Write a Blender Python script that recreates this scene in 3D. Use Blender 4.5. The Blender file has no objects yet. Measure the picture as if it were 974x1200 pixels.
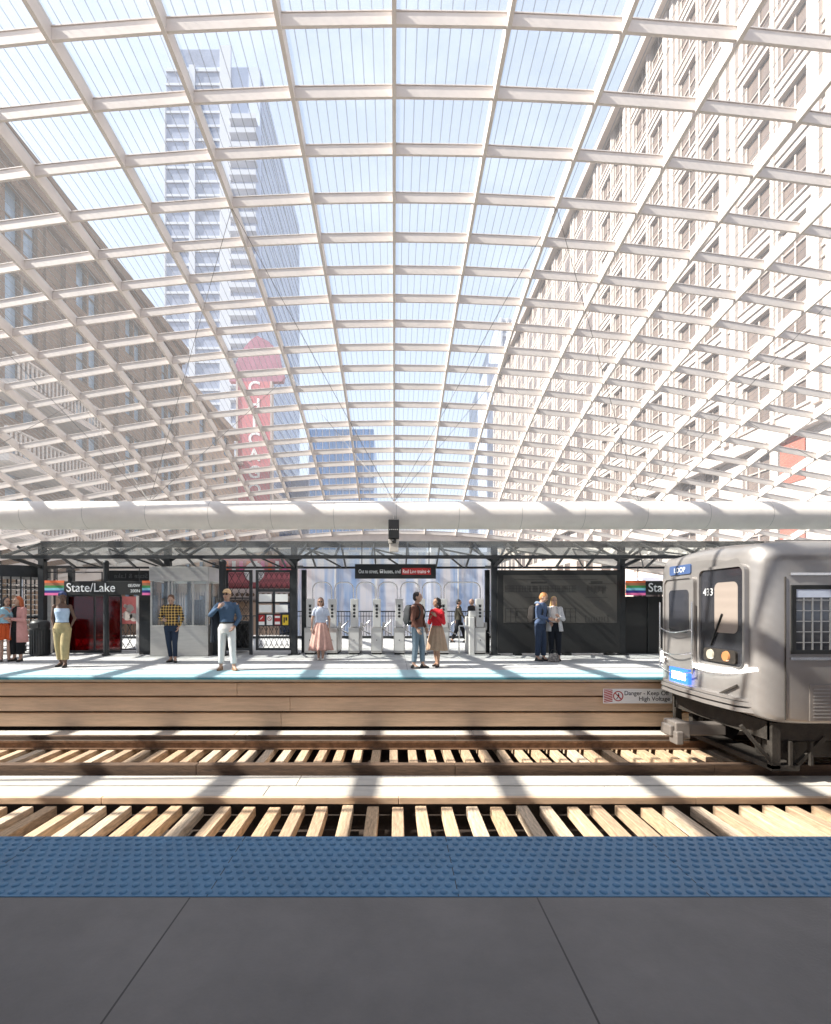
import bpy, bmesh, math, random
from mathutils import Vector, Matrix
R = math.radians
random.seed(7)
S = bpy.context.scene
COL = S.collection

# ------------------------------------------------------------------ camera
CH, F = 1.4, 564.0            # camera height, focal length in photo pixels (974 wide)
cam_d = bpy.data.cameras.new('camera'); cam = bpy.data.objects.new('camera', cam_d); COL.objects.link(cam)
cam.location = (0, 0, CH); cam.rotation_euler = (R(90), 0, 0)
cam_d.sensor_fit = 'HORIZONTAL'; cam_d.sensor_width = 36
cam_d.sensor_fit = 'AUTO'      # portrait frame: AUTO uses the tall side
cam_d.sensor_width = 36
cam_d.lens = F/1200*36
cam_d.shift_x = (487-462)/1200
cam_d.shift_y = (712-600)/1200
cam_d.clip_start = 0.05; cam_d.clip_end = 3000
S.camera = cam

# ------------------------------------------------------------------ light
SUN = Vector((-1.15, -0.20, 1.0)).normalized()
EL = math.asin(SUN.z); AZ = math.atan2(SUN.x, SUN.y)
w = bpy.data.worlds.new('World'); S.world = w; w.use_nodes = True
nt = w.node_tree; bg = nt.nodes['Background']
sky = nt.nodes.new('ShaderNodeTexSky'); sky.sky_type = 'NISHITA'; sky.sun_disc = False
sky.sun_elevation = EL; sky.sun_rotation = AZ % (2*math.pi)
sky.air_density = 1.0; sky.dust_density = 2.2; sky.ozone_density = 1.0
tc = nt.nodes.new('ShaderNodeTexCoord')
mp = nt.nodes.new('ShaderNodeMapping'); mp.inputs['Scale'].default_value = (1.2, 1.2, 3.0)
nz = nt.nodes.new('ShaderNodeTexNoise'); nz.inputs['Scale'].default_value = 2.2; nz.inputs['Detail'].default_value = 7; nz.inputs['Roughness'].default_value = 0.6
cr = nt.nodes.new('ShaderNodeValToRGB'); cr.color_ramp.elements[0].position = 0.53; cr.color_ramp.elements[1].position = 0.85
mx = nt.nodes.new('ShaderNodeMix'); mx.data_type = 'RGBA'
mx.inputs[7].default_value = (8.6, 8.8, 9.2, 1)
nt.links.new(tc.outputs['Generated'], mp.inputs['Vector']); nt.links.new(mp.outputs[0], nz.inputs['Vector'])
nt.links.new(nz.outputs['Fac'], cr.inputs['Fac']); nt.links.new(cr.outputs[0], mx.inputs[0])
nt.links.new(sky.outputs[0], mx.inputs[6])
sx_ = nt.nodes.new('ShaderNodeSeparateXYZ'); nt.links.new(tc.outputs['Generated'], sx_.inputs[0])
hz = nt.nodes.new('ShaderNodeMapRange'); hz.inputs['From Min'].default_value = 0.0; hz.inputs['From Max'].default_value = 0.85; hz.inputs['To Min'].default_value = 0.95; hz.inputs['To Max'].default_value = 0.60
nt.links.new(sx_.outputs['Z'], hz.inputs['Value'])
lf = nt.nodes.new('ShaderNodeMapRange'); lf.inputs['From Min'].default_value = -0.05; lf.inputs['From Max'].default_value = -0.5; lf.inputs['To Min'].default_value = 0.0; lf.inputs['To Max'].default_value = 1.0
nt.links.new(sx_.outputs['X'], lf.inputs['Value'])
ad = nt.nodes.new('ShaderNodeMath'); ad.operation = 'MAXIMUM'; nt.links.new(hz.outputs[0], ad.inputs[0]); nt.links.new(lf.outputs[0], ad.inputs[1])
mh = nt.nodes.new('ShaderNodeMix'); mh.data_type = 'RGBA'; mh.inputs[7].default_value = (6.5, 7.35, 9.0, 1)
nt.links.new(ad.outputs[0], mh.inputs[0]); nt.links.new(mx.outputs[2], mh.inputs[6]); nt.links.new(mh.outputs[2], bg.inputs['Color'])
bg.inputs['Strength'].default_value = 0.052
sl = bpy.data.lights.new('sun', 'SUN'); sl.energy = 5.0; sl.angle = R(0.42); sl.color = (1.0, 0.93, 0.84)
so = bpy.data.objects.new('sun', sl); COL.objects.link(so)
so.rotation_euler = SUN.to_track_quat('Z', 'Y').to_euler()
S.view_settings.view_transform = 'Standard'; S.view_settings.look = 'None'
S.view_settings.exposure = 1.5; S.view_settings.gamma = 1
S.render.engine = 'CYCLES'
cy = S.cycles
cy.use_denoising = True
cy.max_bounces = 9; cy.diffuse_bounces = 4; cy.glossy_bounces = 3; cy.transmission_bounces = 4
cy.transparent_max_bounces = 24; cy.sample_clamp_indirect = 4; cy.caustics_reflective = False; cy.caustics_refractive = False

# ------------------------------------------------------------------ helpers
def PX(px, d): return (px-462)*d/F
def PZ(py, d): return CH+(712-py)*d/F

def mat(name, col, rough=0.6, metal=0.0, var=0.0, vscale=4.0, bump=0.0, bscale=40.0, emit=None, es=0.0, spec=0.5, coat=0.0, stretch=None, col2=None):
    m = bpy.data.materials.new(name); m.use_nodes = True
    t = m.node_tree; b = t.nodes['Principled BSDF']
    b.inputs['Base Color'].default_value = (*col, 1); b.inputs['Roughness'].default_value = rough
    b.inputs['Metallic'].default_value = metal; b.inputs['Specular IOR Level'].default_value = spec
    b.inputs['Coat Weight'].default_value = coat
    if emit: b.inputs['Emission Color'].default_value = (*emit, 1); b.inputs['Emission Strength'].default_value = es
    if var or bump or col2:
        tc = t.nodes.new('ShaderNodeTexCoord'); mp = t.nodes.new('ShaderNodeMapping')
        if stretch: mp.inputs['Scale'].default_value = stretch
        t.links.new(tc.outputs['Object'], mp.inputs['Vector'])
    if var or col2:
        n = t.nodes.new('ShaderNodeTexNoise'); n.inputs['Scale'].default_value = vscale; n.inputs['Detail'].default_value = 8; n.inputs['Roughness'].default_value = 0.65
        t.links.new(mp.outputs[0], n.inputs['Vector'])
        r = t.nodes.new('ShaderNodeValToRGB'); r.color_ramp.elements[0].position = 0.3; r.color_ramp.elements[1].position = 0.7
        a = [max(0, c*(1-var)) for c in col]; c2 = col2 or [min(1, c*(1+var)) for c in col]
        r.color_ramp.elements[0].color = (*a, 1); r.color_ramp.elements[1].color = (*c2, 1)
        t.links.new(n.outputs['Fac'], r.inputs['Fac']); t.links.new(r.outputs[0], b.inputs['Base Color'])
        rr = t.nodes.new('ShaderNodeMapRange'); rr.inputs['To Min'].default_value = max(0.02, rough-0.1); rr.inputs['To Max'].default_value = min(1, rough+0.12)
        t.links.new(n.outputs['Fac'], rr.inputs['Value']); t.links.new(rr.outputs[0], b.inputs['Roughness'])
    if bump:
        n2 = t.nodes.new('ShaderNodeTexNoise'); n2.inputs['Scale'].default_value = bscale; n2.inputs['Detail'].default_value = 6
        t.links.new(mp.outputs[0], n2.inputs['Vector'])
        bp = t.nodes.new('ShaderNodeBump'); bp.inputs['Strength'].default_value = bump; bp.inputs['Distance'].default_value = 0.02
        t.links.new(n2.outputs['Fac'], bp.inputs['Height']); t.links.new(bp.outputs[0], b.inputs['Normal'])
    return m

def glass_mat(name, tint, veil, veil_col=(0.9, 0.9, 0.9), rough_gloss=0.08, gloss=0.05, stripe=None):
    """thin sheet glass: transparent + translucent veil (+ ceramic stripes in the sheet) + weak reflection"""
    m = bpy.data.materials.new(name); m.use_nodes = True; t = m.node_tree
    for n in list(t.nodes): t.nodes.remove(n)
    N = t.nodes.new; L = t.links.new
    out = N('ShaderNodeOutputMaterial'); tr = N('ShaderNodeBsdfTransparent'); tr.inputs[0].default_value = (*tint, 1)
    tl = N('ShaderNodeBsdfTranslucent'); tl.inputs[0].default_value = (*veil_col, 1)
    df = N('ShaderNodeBsdfDiffuse'); df.inputs[0].default_value = (*veil_col, 1)
    td = N('ShaderNodeMixShader'); td.inputs[0].default_value = 0.35; L(tl.outputs[0], td.inputs[1]); L(df.outputs[0], td.inputs[2])
    m1 = N('ShaderNodeMixShader'); m1.inputs[0].default_value = veil
    L(tr.outputs[0], m1.inputs[1]); L(td.outputs[0], m1.inputs[2])
    if stripe:
        period, width, op, axis = stripe
        tc = N('ShaderNodeTexCoord'); sp = N('ShaderNodeSeparateXYZ'); L(tc.outputs['Object'], sp.inputs[0])
        d = N('ShaderNodeMath'); d.operation = 'DIVIDE'; L(sp.outputs[axis], d.inputs[0]); d.inputs[1].default_value = period
        fr = N('ShaderNodeMath'); fr.operation = 'FRACT'; L(d.outputs[0], fr.inputs[0])
        lt = N('ShaderNodeMath'); lt.operation = 'LESS_THAN'; L(fr.outputs[0], lt.inputs[0]); lt.inputs[1].default_value = width
        ml = N('ShaderNodeMath'); ml.operation = 'MULTIPLY'; L(lt.outputs[0], ml.inputs[0]); ml.inputs[1].default_value = op
        d2 = N('ShaderNodeBsdfDiffuse'); d2.inputs[0].default_value = (0.45, 0.5, 0.55, 1)
        m3 = N('ShaderNodeMixShader'); L(ml.outputs[0], m3.inputs[0]); L(m1.outputs[0], m3.inputs[1]); L(d2.outputs[0], m3.inputs[2]); m1 = m3
    if gloss:
        g = N('ShaderNodeBsdfGlossy'); g.inputs['Roughness'].default_value = rough_gloss
        m2 = N('ShaderNodeMixShader'); m2.inputs[0].default_value = gloss
        L(m1.outputs[0], m2.inputs[1]); L(g.outputs[0], m2.inputs[2]); m1 = m2
    L(m1.outputs[0], out.inputs[0])
    return m

class MB:
    def __init__(s): s.v = []; s.f = []; s.m = []; s.s = []
    def add(s, vs, fs, mi=0, smooth=False):
        o = len(s.v); s.v += [tuple(v) for v in vs]
        for f in fs: s.f.append(tuple(i+o for i in f)); s.m.append(mi); s.s.append(smooth)
        return s
    def box(s, x0, x1, y0, y1, z0, z1, mi=0):
        vs = [(x, y, z) for x in (x0, x1) for y in (y0, y1) for z in (z0, z1)]
        return s.add(vs, [(0,1,3,2),(4,6,7,5),(0,4,5,1),(2,3,7,6),(0,2,6,4),(1,5,7,3)], mi)
    def beam(s, a, b, w, h, mi=0, up=(0,0,1)):
        a = Vector(a); b = Vector(b); d = (b-a).normalized(); u = Vector(up)
        if abs(d.dot(u)) > 0.98: u = Vector((0,1,0))
        r = d.cross(u).normalized()*w/2; u = r.cross(d).normalized()*h/2
        vs = [p+sx*r+sz*u for p in (a, b) for sx, sz in ((-1,-1),(1,-1),(1,1),(-1,1))]
        return s.add(vs, [(0,1,2,3),(7,6,5,4),(0,4,5,1),(1,5,6,2),(2,6,7,3),(3,7,4,0)], mi)
    def tube(s, a, b, r0, r1=None, n=10, mi=0, cap=True):
        r1 = r0 if r1 is None else r1
        a = Vector(a); b = Vector(b); d = (b-a).normalized()
        q = d.to_track_quat('Z', 'Y').to_matrix(); vs = []
        for p, r in ((a, r0), (b, r1)):
            for k in range(n):
                t = 2*math.pi*k/n; vs.append(p+q@Vector((r*math.cos(t), r*math.sin(t), 0)))
        s.add(vs, [(k, (k+1)%n, n+(k+1)%n, n+k) for k in range(n)], mi, True)
        if cap: s.add(vs, [tuple(range(n))[::-1], tuple(range(n, 2*n))], mi)
        return s
    def path(s, pts, r, n=8, mi=0):
        for a, b in zip(pts, pts[1:]): s.tube(a, b, r, r, n, mi)
        return s
    def loft(s, rings, mi=0, cap=True, smooth=True):
        n = len(rings[0]); vs = [p for r in rings for p in r]; fs = []
        for i in range(len(rings)-1):
            for k in range(n): fs.append((i*n+k, i*n+(k+1)%n, (i+1)*n+(k+1)%n, (i+1)*n+k))
        s.add(vs, fs, mi, smooth)
        if cap: s.add(rings[0], [tuple(range(n))[::-1]], mi); s.add(rings[-1], [tuple(range(n))], mi)
        return s
    def ell(s, c, rx, ry, rz, mi=0, nu=14, nv=9, rot=None):
        c = Vector(c); rings = []; M = rot or Matrix.Identity(3)
        for j in range(nv+1):
            ph = math.pi*(j/nv-0.5); ph = max(-1.53, min(1.53, ph))
            rings.append([c+M@Vector((rx*math.cos(ph)*math.cos(2*math.pi*k/nu), ry*math.cos(ph)*math.sin(2*math.pi*k/nu), rz*math.sin(ph))) for k in range(nu)])
        return s.loft(rings, mi)
    def grid(s, fn, nu, nv, mi=0, smooth=True):
        vs = [fn(i/nu, j/nv) for j in range(nv+1) for i in range(nu+1)]
        return s.add(vs, [(j*(nu+1)+i, j*(nu+1)+i+1, (j+1)*(nu+1)+i+1, (j+1)*(nu+1)+i) for j in range(nv) for i in range(nu)], mi, smooth)
    def mesh(s, name):
        me = bpy.data.meshes.new(name); me.from_pydata(s.v, [], s.f)
        me.polygons.foreach_set('material_index', s.m); me.polygons.foreach_set('use_smooth', s.s)
        bm = bmesh.new(); bm.from_mesh(me); bmesh.ops.recalc_face_normals(bm, faces=bm.faces); bm.to_mesh(me); bm.free()
        me.update(); return me
    def build(s, name, mats, parent=None, bevel=0, seg=2):
        me = s.mesh(name)
        for m in (mats if isinstance(mats, (list, tuple)) else [mats]): me.materials.append(m)
        o = bpy.data.objects.new(name, me); COL.objects.link(o)
        if parent: o.parent = parent
        if bevel:
            b = o.modifiers.new('bevel', 'BEVEL'); b.width = bevel; b.segments = seg; b.limit_method = 'ANGLE'
        return o

def tag(o, label, cat=None, group=None, kind=None):
    if label: o['label'] = label
    if cat: o['category'] = cat
    if group: o['group'] = group
    if kind: o['kind'] = kind
    return o
def struct(o): o['kind'] = 'structure'; return o
def thing(name, loc, label, cat, group=None, rz=0):
    o = bpy.data.objects.new(name, None); COL.objects.link(o); o.location = loc; o.rotation_euler = (0, 0, rz); o.empty_display_size = 0.1
    return tag(o, label, cat, group)
def copy_tree(o, parent=None):
    c = o.copy(); COL.objects.link(c); c.parent = parent
    for ch in list(o.children): copy_tree(ch, c)
    return c
def text(name, s, size, loc, m, parent=None, align='LEFT', bold=0.0, rot=(R(90), 0, 0), flip=False, ext=0.002, fit=None):
    """lettering as a mesh, lying in the plane it is turned to"""
    cu = bpy.data.curves.new(name, 'FONT'); cu.body = s; cu.size = size; cu.align_x = align; cu.extrude = ext; cu.offset = bold; cu.resolution_u = 5
    t = bpy.data.objects.new(name, cu); COL.objects.link(t)
    dg = bpy.context.evaluated_depsgraph_get(); me = bpy.data.meshes.new_from_object(t.evaluated_get(dg))
    bpy.data.objects.remove(t)
    o = bpy.data.objects.new(name, me); COL.objects.link(o); me.materials.clear(); me.materials.append(m)
    if fit:
        xs_ = [v.co.x for v in me.vertices]; k = fit/(max(xs_)-min(xs_)); x0_ = 0 if align == 'CENTER' else (min(xs_) if align == 'LEFT' else max(xs_))
        for v in me.vertices: v.co.x = (v.co.x-x0_)*k
    o.location = loc; o.rotation_euler = rot
    if flip: o.scale = (-1, 1, 1)
    if parent: o.parent = parent
    return o

# ------------------------------------------------------------------ materials
M = dict(
 roof_steel=mat('roof_steel', (0.69, 0.63, 0.59), 0.5, 0, 0.06, 3, 0.05, 60),
 tube_paint=mat('tube_paint', (0.74, 0.68, 0.63), 0.55, 0, 0.07, 2, 0.03, 30),
 seam=mat('seam', (0.35, 0.33, 0.3), 0.7),
 cable=mat('cable', (0.16, 0.15, 0.14), 0.4, 0.6),
 dark=mat('dark_steel', (0.028, 0.030, 0.032), 0.45, 0.3, 0.25, 5),
 black=mat('black_panel', (0.010, 0.010, 0.010), 0.55, 0, 0.2, 3),
 nosing=mat('teal_nosing', (0.05, 0.22, 0.27), 0.6),  # darker than the strip: shade on the front edge put into the colour
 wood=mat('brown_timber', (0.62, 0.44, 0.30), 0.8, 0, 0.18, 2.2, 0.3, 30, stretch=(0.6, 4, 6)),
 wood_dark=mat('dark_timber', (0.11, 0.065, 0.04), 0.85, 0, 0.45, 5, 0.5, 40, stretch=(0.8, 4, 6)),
 tie=mat('weathered_tie', (0.56, 0.40, 0.26), 0.85, 0, 0.28, 5, 0.5, 30, stretch=(5, 0.8, 5)),
 plank=mat('pale_plank', (0.52, 0.475, 0.42), 0.8, 0, 0.16, 3, 0.3, 40, stretch=(0.6, 6, 6)),
 rail=mat('rusty_rail', (0.22, 0.13, 0.08), 0.55, 0.5, 0.4, 8, 0.3, 60),
 rail_top=mat('worn_rail_head', (0.5, 0.45, 0.40), 0.28, 0.9),
 pit=mat('gap_shade', (0.03, 0.018, 0.012), 0.9, 0, 0.4, 10, 0.5, 60),  # near-black; shade in the gaps between timbers put into its colour
 edge_conc=mat('edge_concrete', (0.62, 0.5, 0.38), 0.8, 0, 0.12, 4, 0.2, 40),
 blue=mat('blue_tactile', (0.08, 0.205, 0.36), 0.45, 0, 0.13, 2.5, 0.1, 90, spec=0.5),
 teal=mat('teal_tactile', (0.38, 0.56, 0.60), 0.6, 0, 0.08, 4, 0.2, 90),
 steel=mat('brushed_steel', (0.46, 0.44, 0.415), 0.35, 0.75, 0.1, 2, 0.03, 50, stretch=(1, 1, 8)),
 white=mat('white_enamel', (0.60, 0.585, 0.565), 0.4, 0, 0.03, 4),
 chrome=mat('satin_chrome', (0.72, 0.70, 0.68), 0.2, 0.95),
 red=mat('sign_red', (0.42, 0.02, 0.02), 0.5), orange=mat('orange_stripe', (0.78, 0.16, 0.05), 0.5), green=mat('green_stripe', (0.05, 0.25, 0.07), 0.5),
 navy=mat('navy_stripe', (0.03, 0.03, 0.22), 0.5), pink=mat('pink_stripe', (0.80, 0.16, 0.38), 0.5), brown=mat('brown_stripe', (0.35, 0.16, 0.08), 0.5),
 ltblue=mat('light_blue_stripe', (0.2, 0.5, 0.62), 0.5), purple=mat('purple_stripe', (0.25, 0.08, 0.3), 0.5),
 yellow=mat('sign_yellow', (0.8, 0.55, 0.03), 0.5), ink=mat('ink', (0.02, 0.02, 0.02), 0.6), sign_white=mat('sign_white', (0.85, 0.84, 0.82), 0.5),
 letter=mat('white_lettering', (0.85, 0.85, 0.85), 0.5), dim_letter=mat('dim_lettering', (0.10, 0.10, 0.10), 0.5),
 map=mat('map_panel', (0.070, 0.064, 0.057), 0.5, 0, 0.06, 2), map_ink=mat('map_ink', (0.02, 0.018, 0.017), 0.6),
 train=mat('train_body', (0.33, 0.305, 0.29), 0.32, 0.5, 0.12, 1.2, 0, 40, coat=0.25),
 train_low=mat('train_lower', (0.27, 0.235, 0.21), 0.42, 0.5, 0.08, 2, stretch=(0.4, 1, 14)),
 train_glass=mat('train_glass', (0.03, 0.03, 0.035), 0.08, 0, spec=0.9),
 cream=mat('pale_reflection', (0.30, 0.245, 0.21), 0.5),  # tone of the reflection painted on the windshield
 grime=mat('undercarriage', (0.045, 0.038, 0.032), 0.7, 0.4, 0.4, 6, 0.4, 40),
 brown_stone=mat('brown_facade', (0.16, 0.105, 0.07), 0.85, 0, 0.16, 0.5, 0.15, 6),
 beige_stone=mat('beige_facade', (0.36, 0.28, 0.215), 0.85, 0, 0.14, 0.6, 0.2, 6),
 cream_stone=mat('cream_terracotta', (0.50, 0.435, 0.395), 0.8, 0, 0.06, 0.4, 0.1, 6),
 win=mat('window_glass', (0.15, 0.115, 0.10), 0.25, 0, 0.35, 0.6, spec=0.35),
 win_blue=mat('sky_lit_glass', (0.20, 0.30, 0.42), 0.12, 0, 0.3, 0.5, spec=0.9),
 frame=mat('window_frame', (0.10, 0.07, 0.055), 0.6),
 pale_frame=mat('pale_window_frame', (0.45, 0.38, 0.34), 0.6),
 tower=mat('tower_concrete', (0.58, 0.59, 0.63), 0.7, 0, 0.05, 0.1), tower_glass=mat('tower_glass', (0.33, 0.36, 0.45), 0.2, 0, 0.25, 0.15, spec=0.8),
 tower_side=mat('tower_side', (0.55, 0.60, 0.72), 0.6, 0, 0.05, 0.1),
 blue_glass=mat('blue_curtain_wall', (0.16, 0.33, 0.60), 0.2, 0, 0.3, 0.15, spec=0.8),
 street=mat('asphalt', (0.06, 0.06, 0.06), 0.9, 0, 0.2, 0.5),
 rail_iron=mat('wrought_iron', (0.02, 0.02, 0.02), 0.5, 0.4),
)
M['glow_white'] = mat('lit_white_lamp', (1, 1, 1), 0.5, emit=(1, 0.97, 0.92), es=3.5)
M['glow_blue'] = mat('lit_blue_display', (0.02, 0.1, 0.6), 0.5, emit=(0.03, 0.13, 1.0), es=0.7)
M['glow_amber'] = mat('lit_amber_lamp', (0.8, 0.5, 0.1), 0.4, emit=(1.0, 0.55, 0.15), es=0.6)
M['roof_glass'] = glass_mat('fritted_roof_glass', (0.92, 0.965, 0.98), 0.085, (0.93, 0.93, 0.95), gloss=0.02, stripe=(1.73/10, 0.11, 0.52, 0))
M['canopy_glass'] = glass_mat('canopy_glass', (0.80, 0.83, 0.82), 0.10, (0.7, 0.7, 0.68), gloss=0.06)
M['clear_glass'] = glass_mat('clear_glass', (0.90, 0.93, 0.93), 0.04, gloss=0.07)
M['red_glass'] = glass_mat('red_film_glass', (0.30, 0.02, 0.03), 0.25, (0.20, 0.01, 0.015), gloss=0.05)
M['pink_glass'] = glass_mat('pink_film_glass', (0.95, 0.55, 0.55), 0.35, (0.8, 0.35, 0.33), gloss=0.05)
M['channel_glass'] = glass_mat('channel_glass', (0.95, 0.97, 1.0), 0.55, (0.90, 0.91, 0.97), gloss=0.04, stripe=(0.42, 0.07, 0.4, 0))

_t = M['channel_glass'].node_tree
_n = _t.nodes.new('ShaderNodeTexNoise'); _n.inputs['Scale'].default_value = 1.0; _n.inputs['Detail'].default_value = 5
_m = _t.nodes.new('ShaderNodeMapping'); _m.inputs['Scale'].default_value = (2.6, 1, 0.22); _c = _t.nodes.new('ShaderNodeTexCoord')
_r = _t.nodes.new('ShaderNodeValToRGB'); _r.color_ramp.elements[0].position = 0.36; _r.color_ramp.elements[1].position = 0.56
_r.color_ramp.elements[0].color = (0.50, 0.66, 0.92, 1); _r.color_ramp.elements[1].color = (0.97, 0.95, 0.96, 1)
_t.links.new(_c.outputs['Object'], _m.inputs[0]); _t.links.new(_m.outputs[0], _n.inputs['Vector']); _t.links.new(_n.outputs['Fac'], _r.inputs['Fac'])
for _q in _t.nodes:
    if _q.type in ('BSDF_TRANSLUCENT',) or (_q.type == 'BSDF_DIFFUSE' and _q.inputs[0].default_value[0] > 0.6): _t.links.new(_r.outputs[0], _q.inputs[0])

def paving_mat(name, a, b, joint, x0, per, jw, y0=None, yper=None):
    m = mat(name, a, 0.72, 0, 0.14, 1.3, 0.12, 70, col2=b); t = m.node_tree; N = t.nodes.new; L = t.links.new
    bs = t.nodes['Principled BSDF']; src = bs.inputs['Base Color'].links[0].from_socket
    tc = N('ShaderNodeTexCoord'); sp = N('ShaderNodeSeparateXYZ'); L(tc.outputs['Object'], sp.inputs[0])
    def line(sock, o, p):
        a1 = N('ShaderNodeMath'); a1.operation = 'SUBTRACT'; L(sock, a1.inputs[0]); a1.inputs[1].default_value = o - jw/2
        d = N('ShaderNodeMath'); d.operation = 'DIVIDE'; L(a1.outputs[0], d.inputs[0]); d.inputs[1].default_value = p
        f = N('ShaderNodeMath'); f.operation = 'FRACT'; L(d.outputs[0], f.inputs[0])
        l = N('ShaderNodeMath'); l.operation = 'LESS_THAN'; L(f.outputs[0], l.inputs[0]); l.inputs[1].default_value = jw/p
        return l.outputs[0]
    o = line(sp.outputs[0], x0, per)
    if yper:
        mx2 = N('ShaderNodeMath'); mx2.operation = 'MAXIMUM'; L(o, mx2.inputs[0]); L(line(sp.outputs[1], y0, yper), mx2.inputs[1]); o = mx2.outputs[0]
    mm = N('ShaderNodeMix'); mm.data_type = 'RGBA'; L(o, mm.inputs[0]); L(src, mm.inputs[6]); mm.inputs[7].default_value = (*joint, 1)
    L(mm.outputs[2], bs.inputs['Base Color'])
    # fine trowel grain and pores
    n3 = N('ShaderNodeTexNoise'); n3.inputs['Scale'].default_value = 260; L(tc.outputs['Object'], n3.inputs['Vector'])
    return m
M['near_conc'] = paving_mat('near_platform_concrete', (0.155, 0.15, 0.152), (0.215, 0.206, 0.206), (0.06, 0.06, 0.06), -0.986, 1.676, 0.008)
M['far_conc'] = paving_mat('far_platform_paving', (0.44, 0.435, 0.43), (0.56, 0.555, 0.55), (0.22, 0.22, 0.22), 0.3, 1.5, 0.012, 10.8, 1.5)

# ------------------------------------------------------------------ ground, platforms, tracks
struct(MB().box(-600, 600, -300, 900, -7.3, -7.0).build('street', M['street']))
struct(MB().box(-40, 40, -9, 2.325, -0.45, 0.0).build('near_platform_slab', M['near_conc']))
MB_ = MB().box(-40, 40, 2.325, 2.93, -0.45, -0.02)
struct(MB_.build('near_platform_edge', M['edge_conc']))
struct(MB().box(-40, 40, 10.80, 24.5, -0.45, 0.0).build('far_platform_slab', M['far_conc']))
struct(MB().box(-40, 40, 9.78, 10.80, -0.11, -0.02).build('far_platform_edge', M['edge_conc']))
struct(MB().box(-40, 40, 9.72, 9.776, -0.055, -0.022).build('platform_edge_nosing', M['nosing']))
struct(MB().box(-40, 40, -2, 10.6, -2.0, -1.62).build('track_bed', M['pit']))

def tactile(y0, y1, z, m, label, domes):
    t = thing('tactile_strip', (0, (y0+y1)/2, z), label, 'tactile strip')
    h = (y1-y0)/2
    MB().box(-12 if domes else -40, 12 if domes else 40, -h, h, 0, 0.022).build('strip_base', m, t)
    b = MB(); pitch = 0.0605; ny = 10
    for j in range(ny):
        yy = -h+0.034+j*(2*h-0.068)/(ny-1)
        n = int(9/pitch)
        for i in range(-n//2, n//2):
            xx = i*pitch+(pitch/2 if j % 2 else 0)
            rr = []
            for (r, zz) in ((0.0205, 0.022), (0.0185, 0.0275), (0.0125, 0.0315)):
                rr.append([(xx+r*math.cos(k*math.pi/4), yy+r*math.sin(k*math.pi/4), zz) for k in range(8)])
            b.add([p for r in rr for p in r], [(a*8+k, a*8+(k+1) % 8, (a+1)*8+(k+1) % 8, (a+1)*8+k) for a in range(2) for k in range(8)]+[tuple(range(16, 24))], 0, True)
    if domes:
        for k in range(-3, 4): MB().box(k*1.22+0.31, k*1.22+0.314, -h, h, 0.0221, 0.0228).build('panel_seam', M['ink'], t)
    o = b.build('domes', m, t) if domes else None
    if o: o['kind'] = 'stuff'
    return t
tactile(2.33, 2.94, -0.02, M['blue'], 'blue studded tactile strip along the edge of the near dark platform', True)
tactile(9.74, 10.80, -0.02, M['teal'], 'sunlit turquoise tactile strip along the edge of the far platform', False)

def track(name, rails, y0, y1, xr, label):
    t = thing(name, (0, (y0+y1)/2, -1.25), label, 'track', 'railway tracks between the platforms')
    yc = (y0+y1)/2
    for ry in rails:
        b = MB()
        b.box(-40, 40, ry-yc-0.07, ry-yc+0.07, 0.002, 0.02).box(-40, 40, ry-yc-0.012, ry-yc+0.012, 0.02, 0.12)
        b.box(-40, 40, ry-yc-0.036, ry-yc+0.036, 0.12, 0.155).box(-40, 40, ry-yc-0.030, ry-yc+0.030, 0.155, 0.158, 1)
        b.build('rail', [M['rail'], M['rail_top']], t)
    mes = []
    for q, cc in enumerate(((0.56, 0.40, 0.26), (0.45, 0.31, 0.20), (0.60, 0.46, 0.33), (0.50, 0.34, 0.21))):
        me = MB().box(-0.072-0.003*q, 0.074, -(y1-y0)/2, (y1-y0)/2, -0.13, 0).mesh('tie'); me.materials.append(mat('weathered_tie', cc, 0.85, 0, 0.42, 4+q, 0.6, 30, stretch=(7, 0.7+0.1*q, 5))); mes.append(me)
    x = xr[0]
    while x < xr[1]:
        o = bpy.data.objects.new('tie', random.choice(mes)); COL.objects.link(o); o.parent = t
        o.location = (x+random.uniform(-.008, .008), random.uniform(-.04, .04), random.uniform(-.008, 0.0)); o.rotation_euler.z = random.uniform(-.012, .012)
        bv = o.modifiers.new('bevel', 'BEVEL'); bv.width = 0.008; bv.segments = 1
        x += 0.33
    return t
track('railway_track', (3.72, 5.16), 3.1, 6.44, (-8.2, 8.2), 'railway track nearest the viewer, bleached ties beside the blue strip')
track('railway_track', (7.66, 9.04), 7.40, 9.7, (-13.2, 13.2), 'railway track the silver train runs on')
def long_timber(y0, y1, z0, z1, m, label, cat='timber', name='guard_timber', segs=4.0, grp=None):
    t = thing(name, (0, (y0+y1)/2, z0), label, cat, grp)
    x = -32+random.uniform(0, 2)
    b = MB()
    while x < 32:
        b.box(x, x+segs-0.006, -(y1-y0)/2, (y1-y0)/2, 0, z1-z0); x += segs
    b.build('timber', m, t, bevel=0.006, seg=1)
    return t
long_timber(6.47, 6.535, -1.245, -1.155, M['wood'], 'thin brown guard timber closing the ends of the nearer ties')
long_timber(6.545, 6.90, -1.21, -1.16, M['plank'], 'sunlit pale walkway plank between the tracks, the nearer of the pair', 'plank', 'walkway_plank', 4.8, 'walkway planks between the tracks')
long_timber(6.945, 7.33, -1.21, -1.16, M['plank'], 'sunlit pale walkway plank between the tracks, the one next to the train', 'plank', 'walkway_plank', 4.8, 'walkway planks between the tracks')
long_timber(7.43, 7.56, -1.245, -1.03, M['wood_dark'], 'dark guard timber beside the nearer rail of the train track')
long_timber(9.18, 9.27, -1.245, -1.05, M['wood_dark'], 'dark guard timber under the far platform edge behind the train track')
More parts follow.
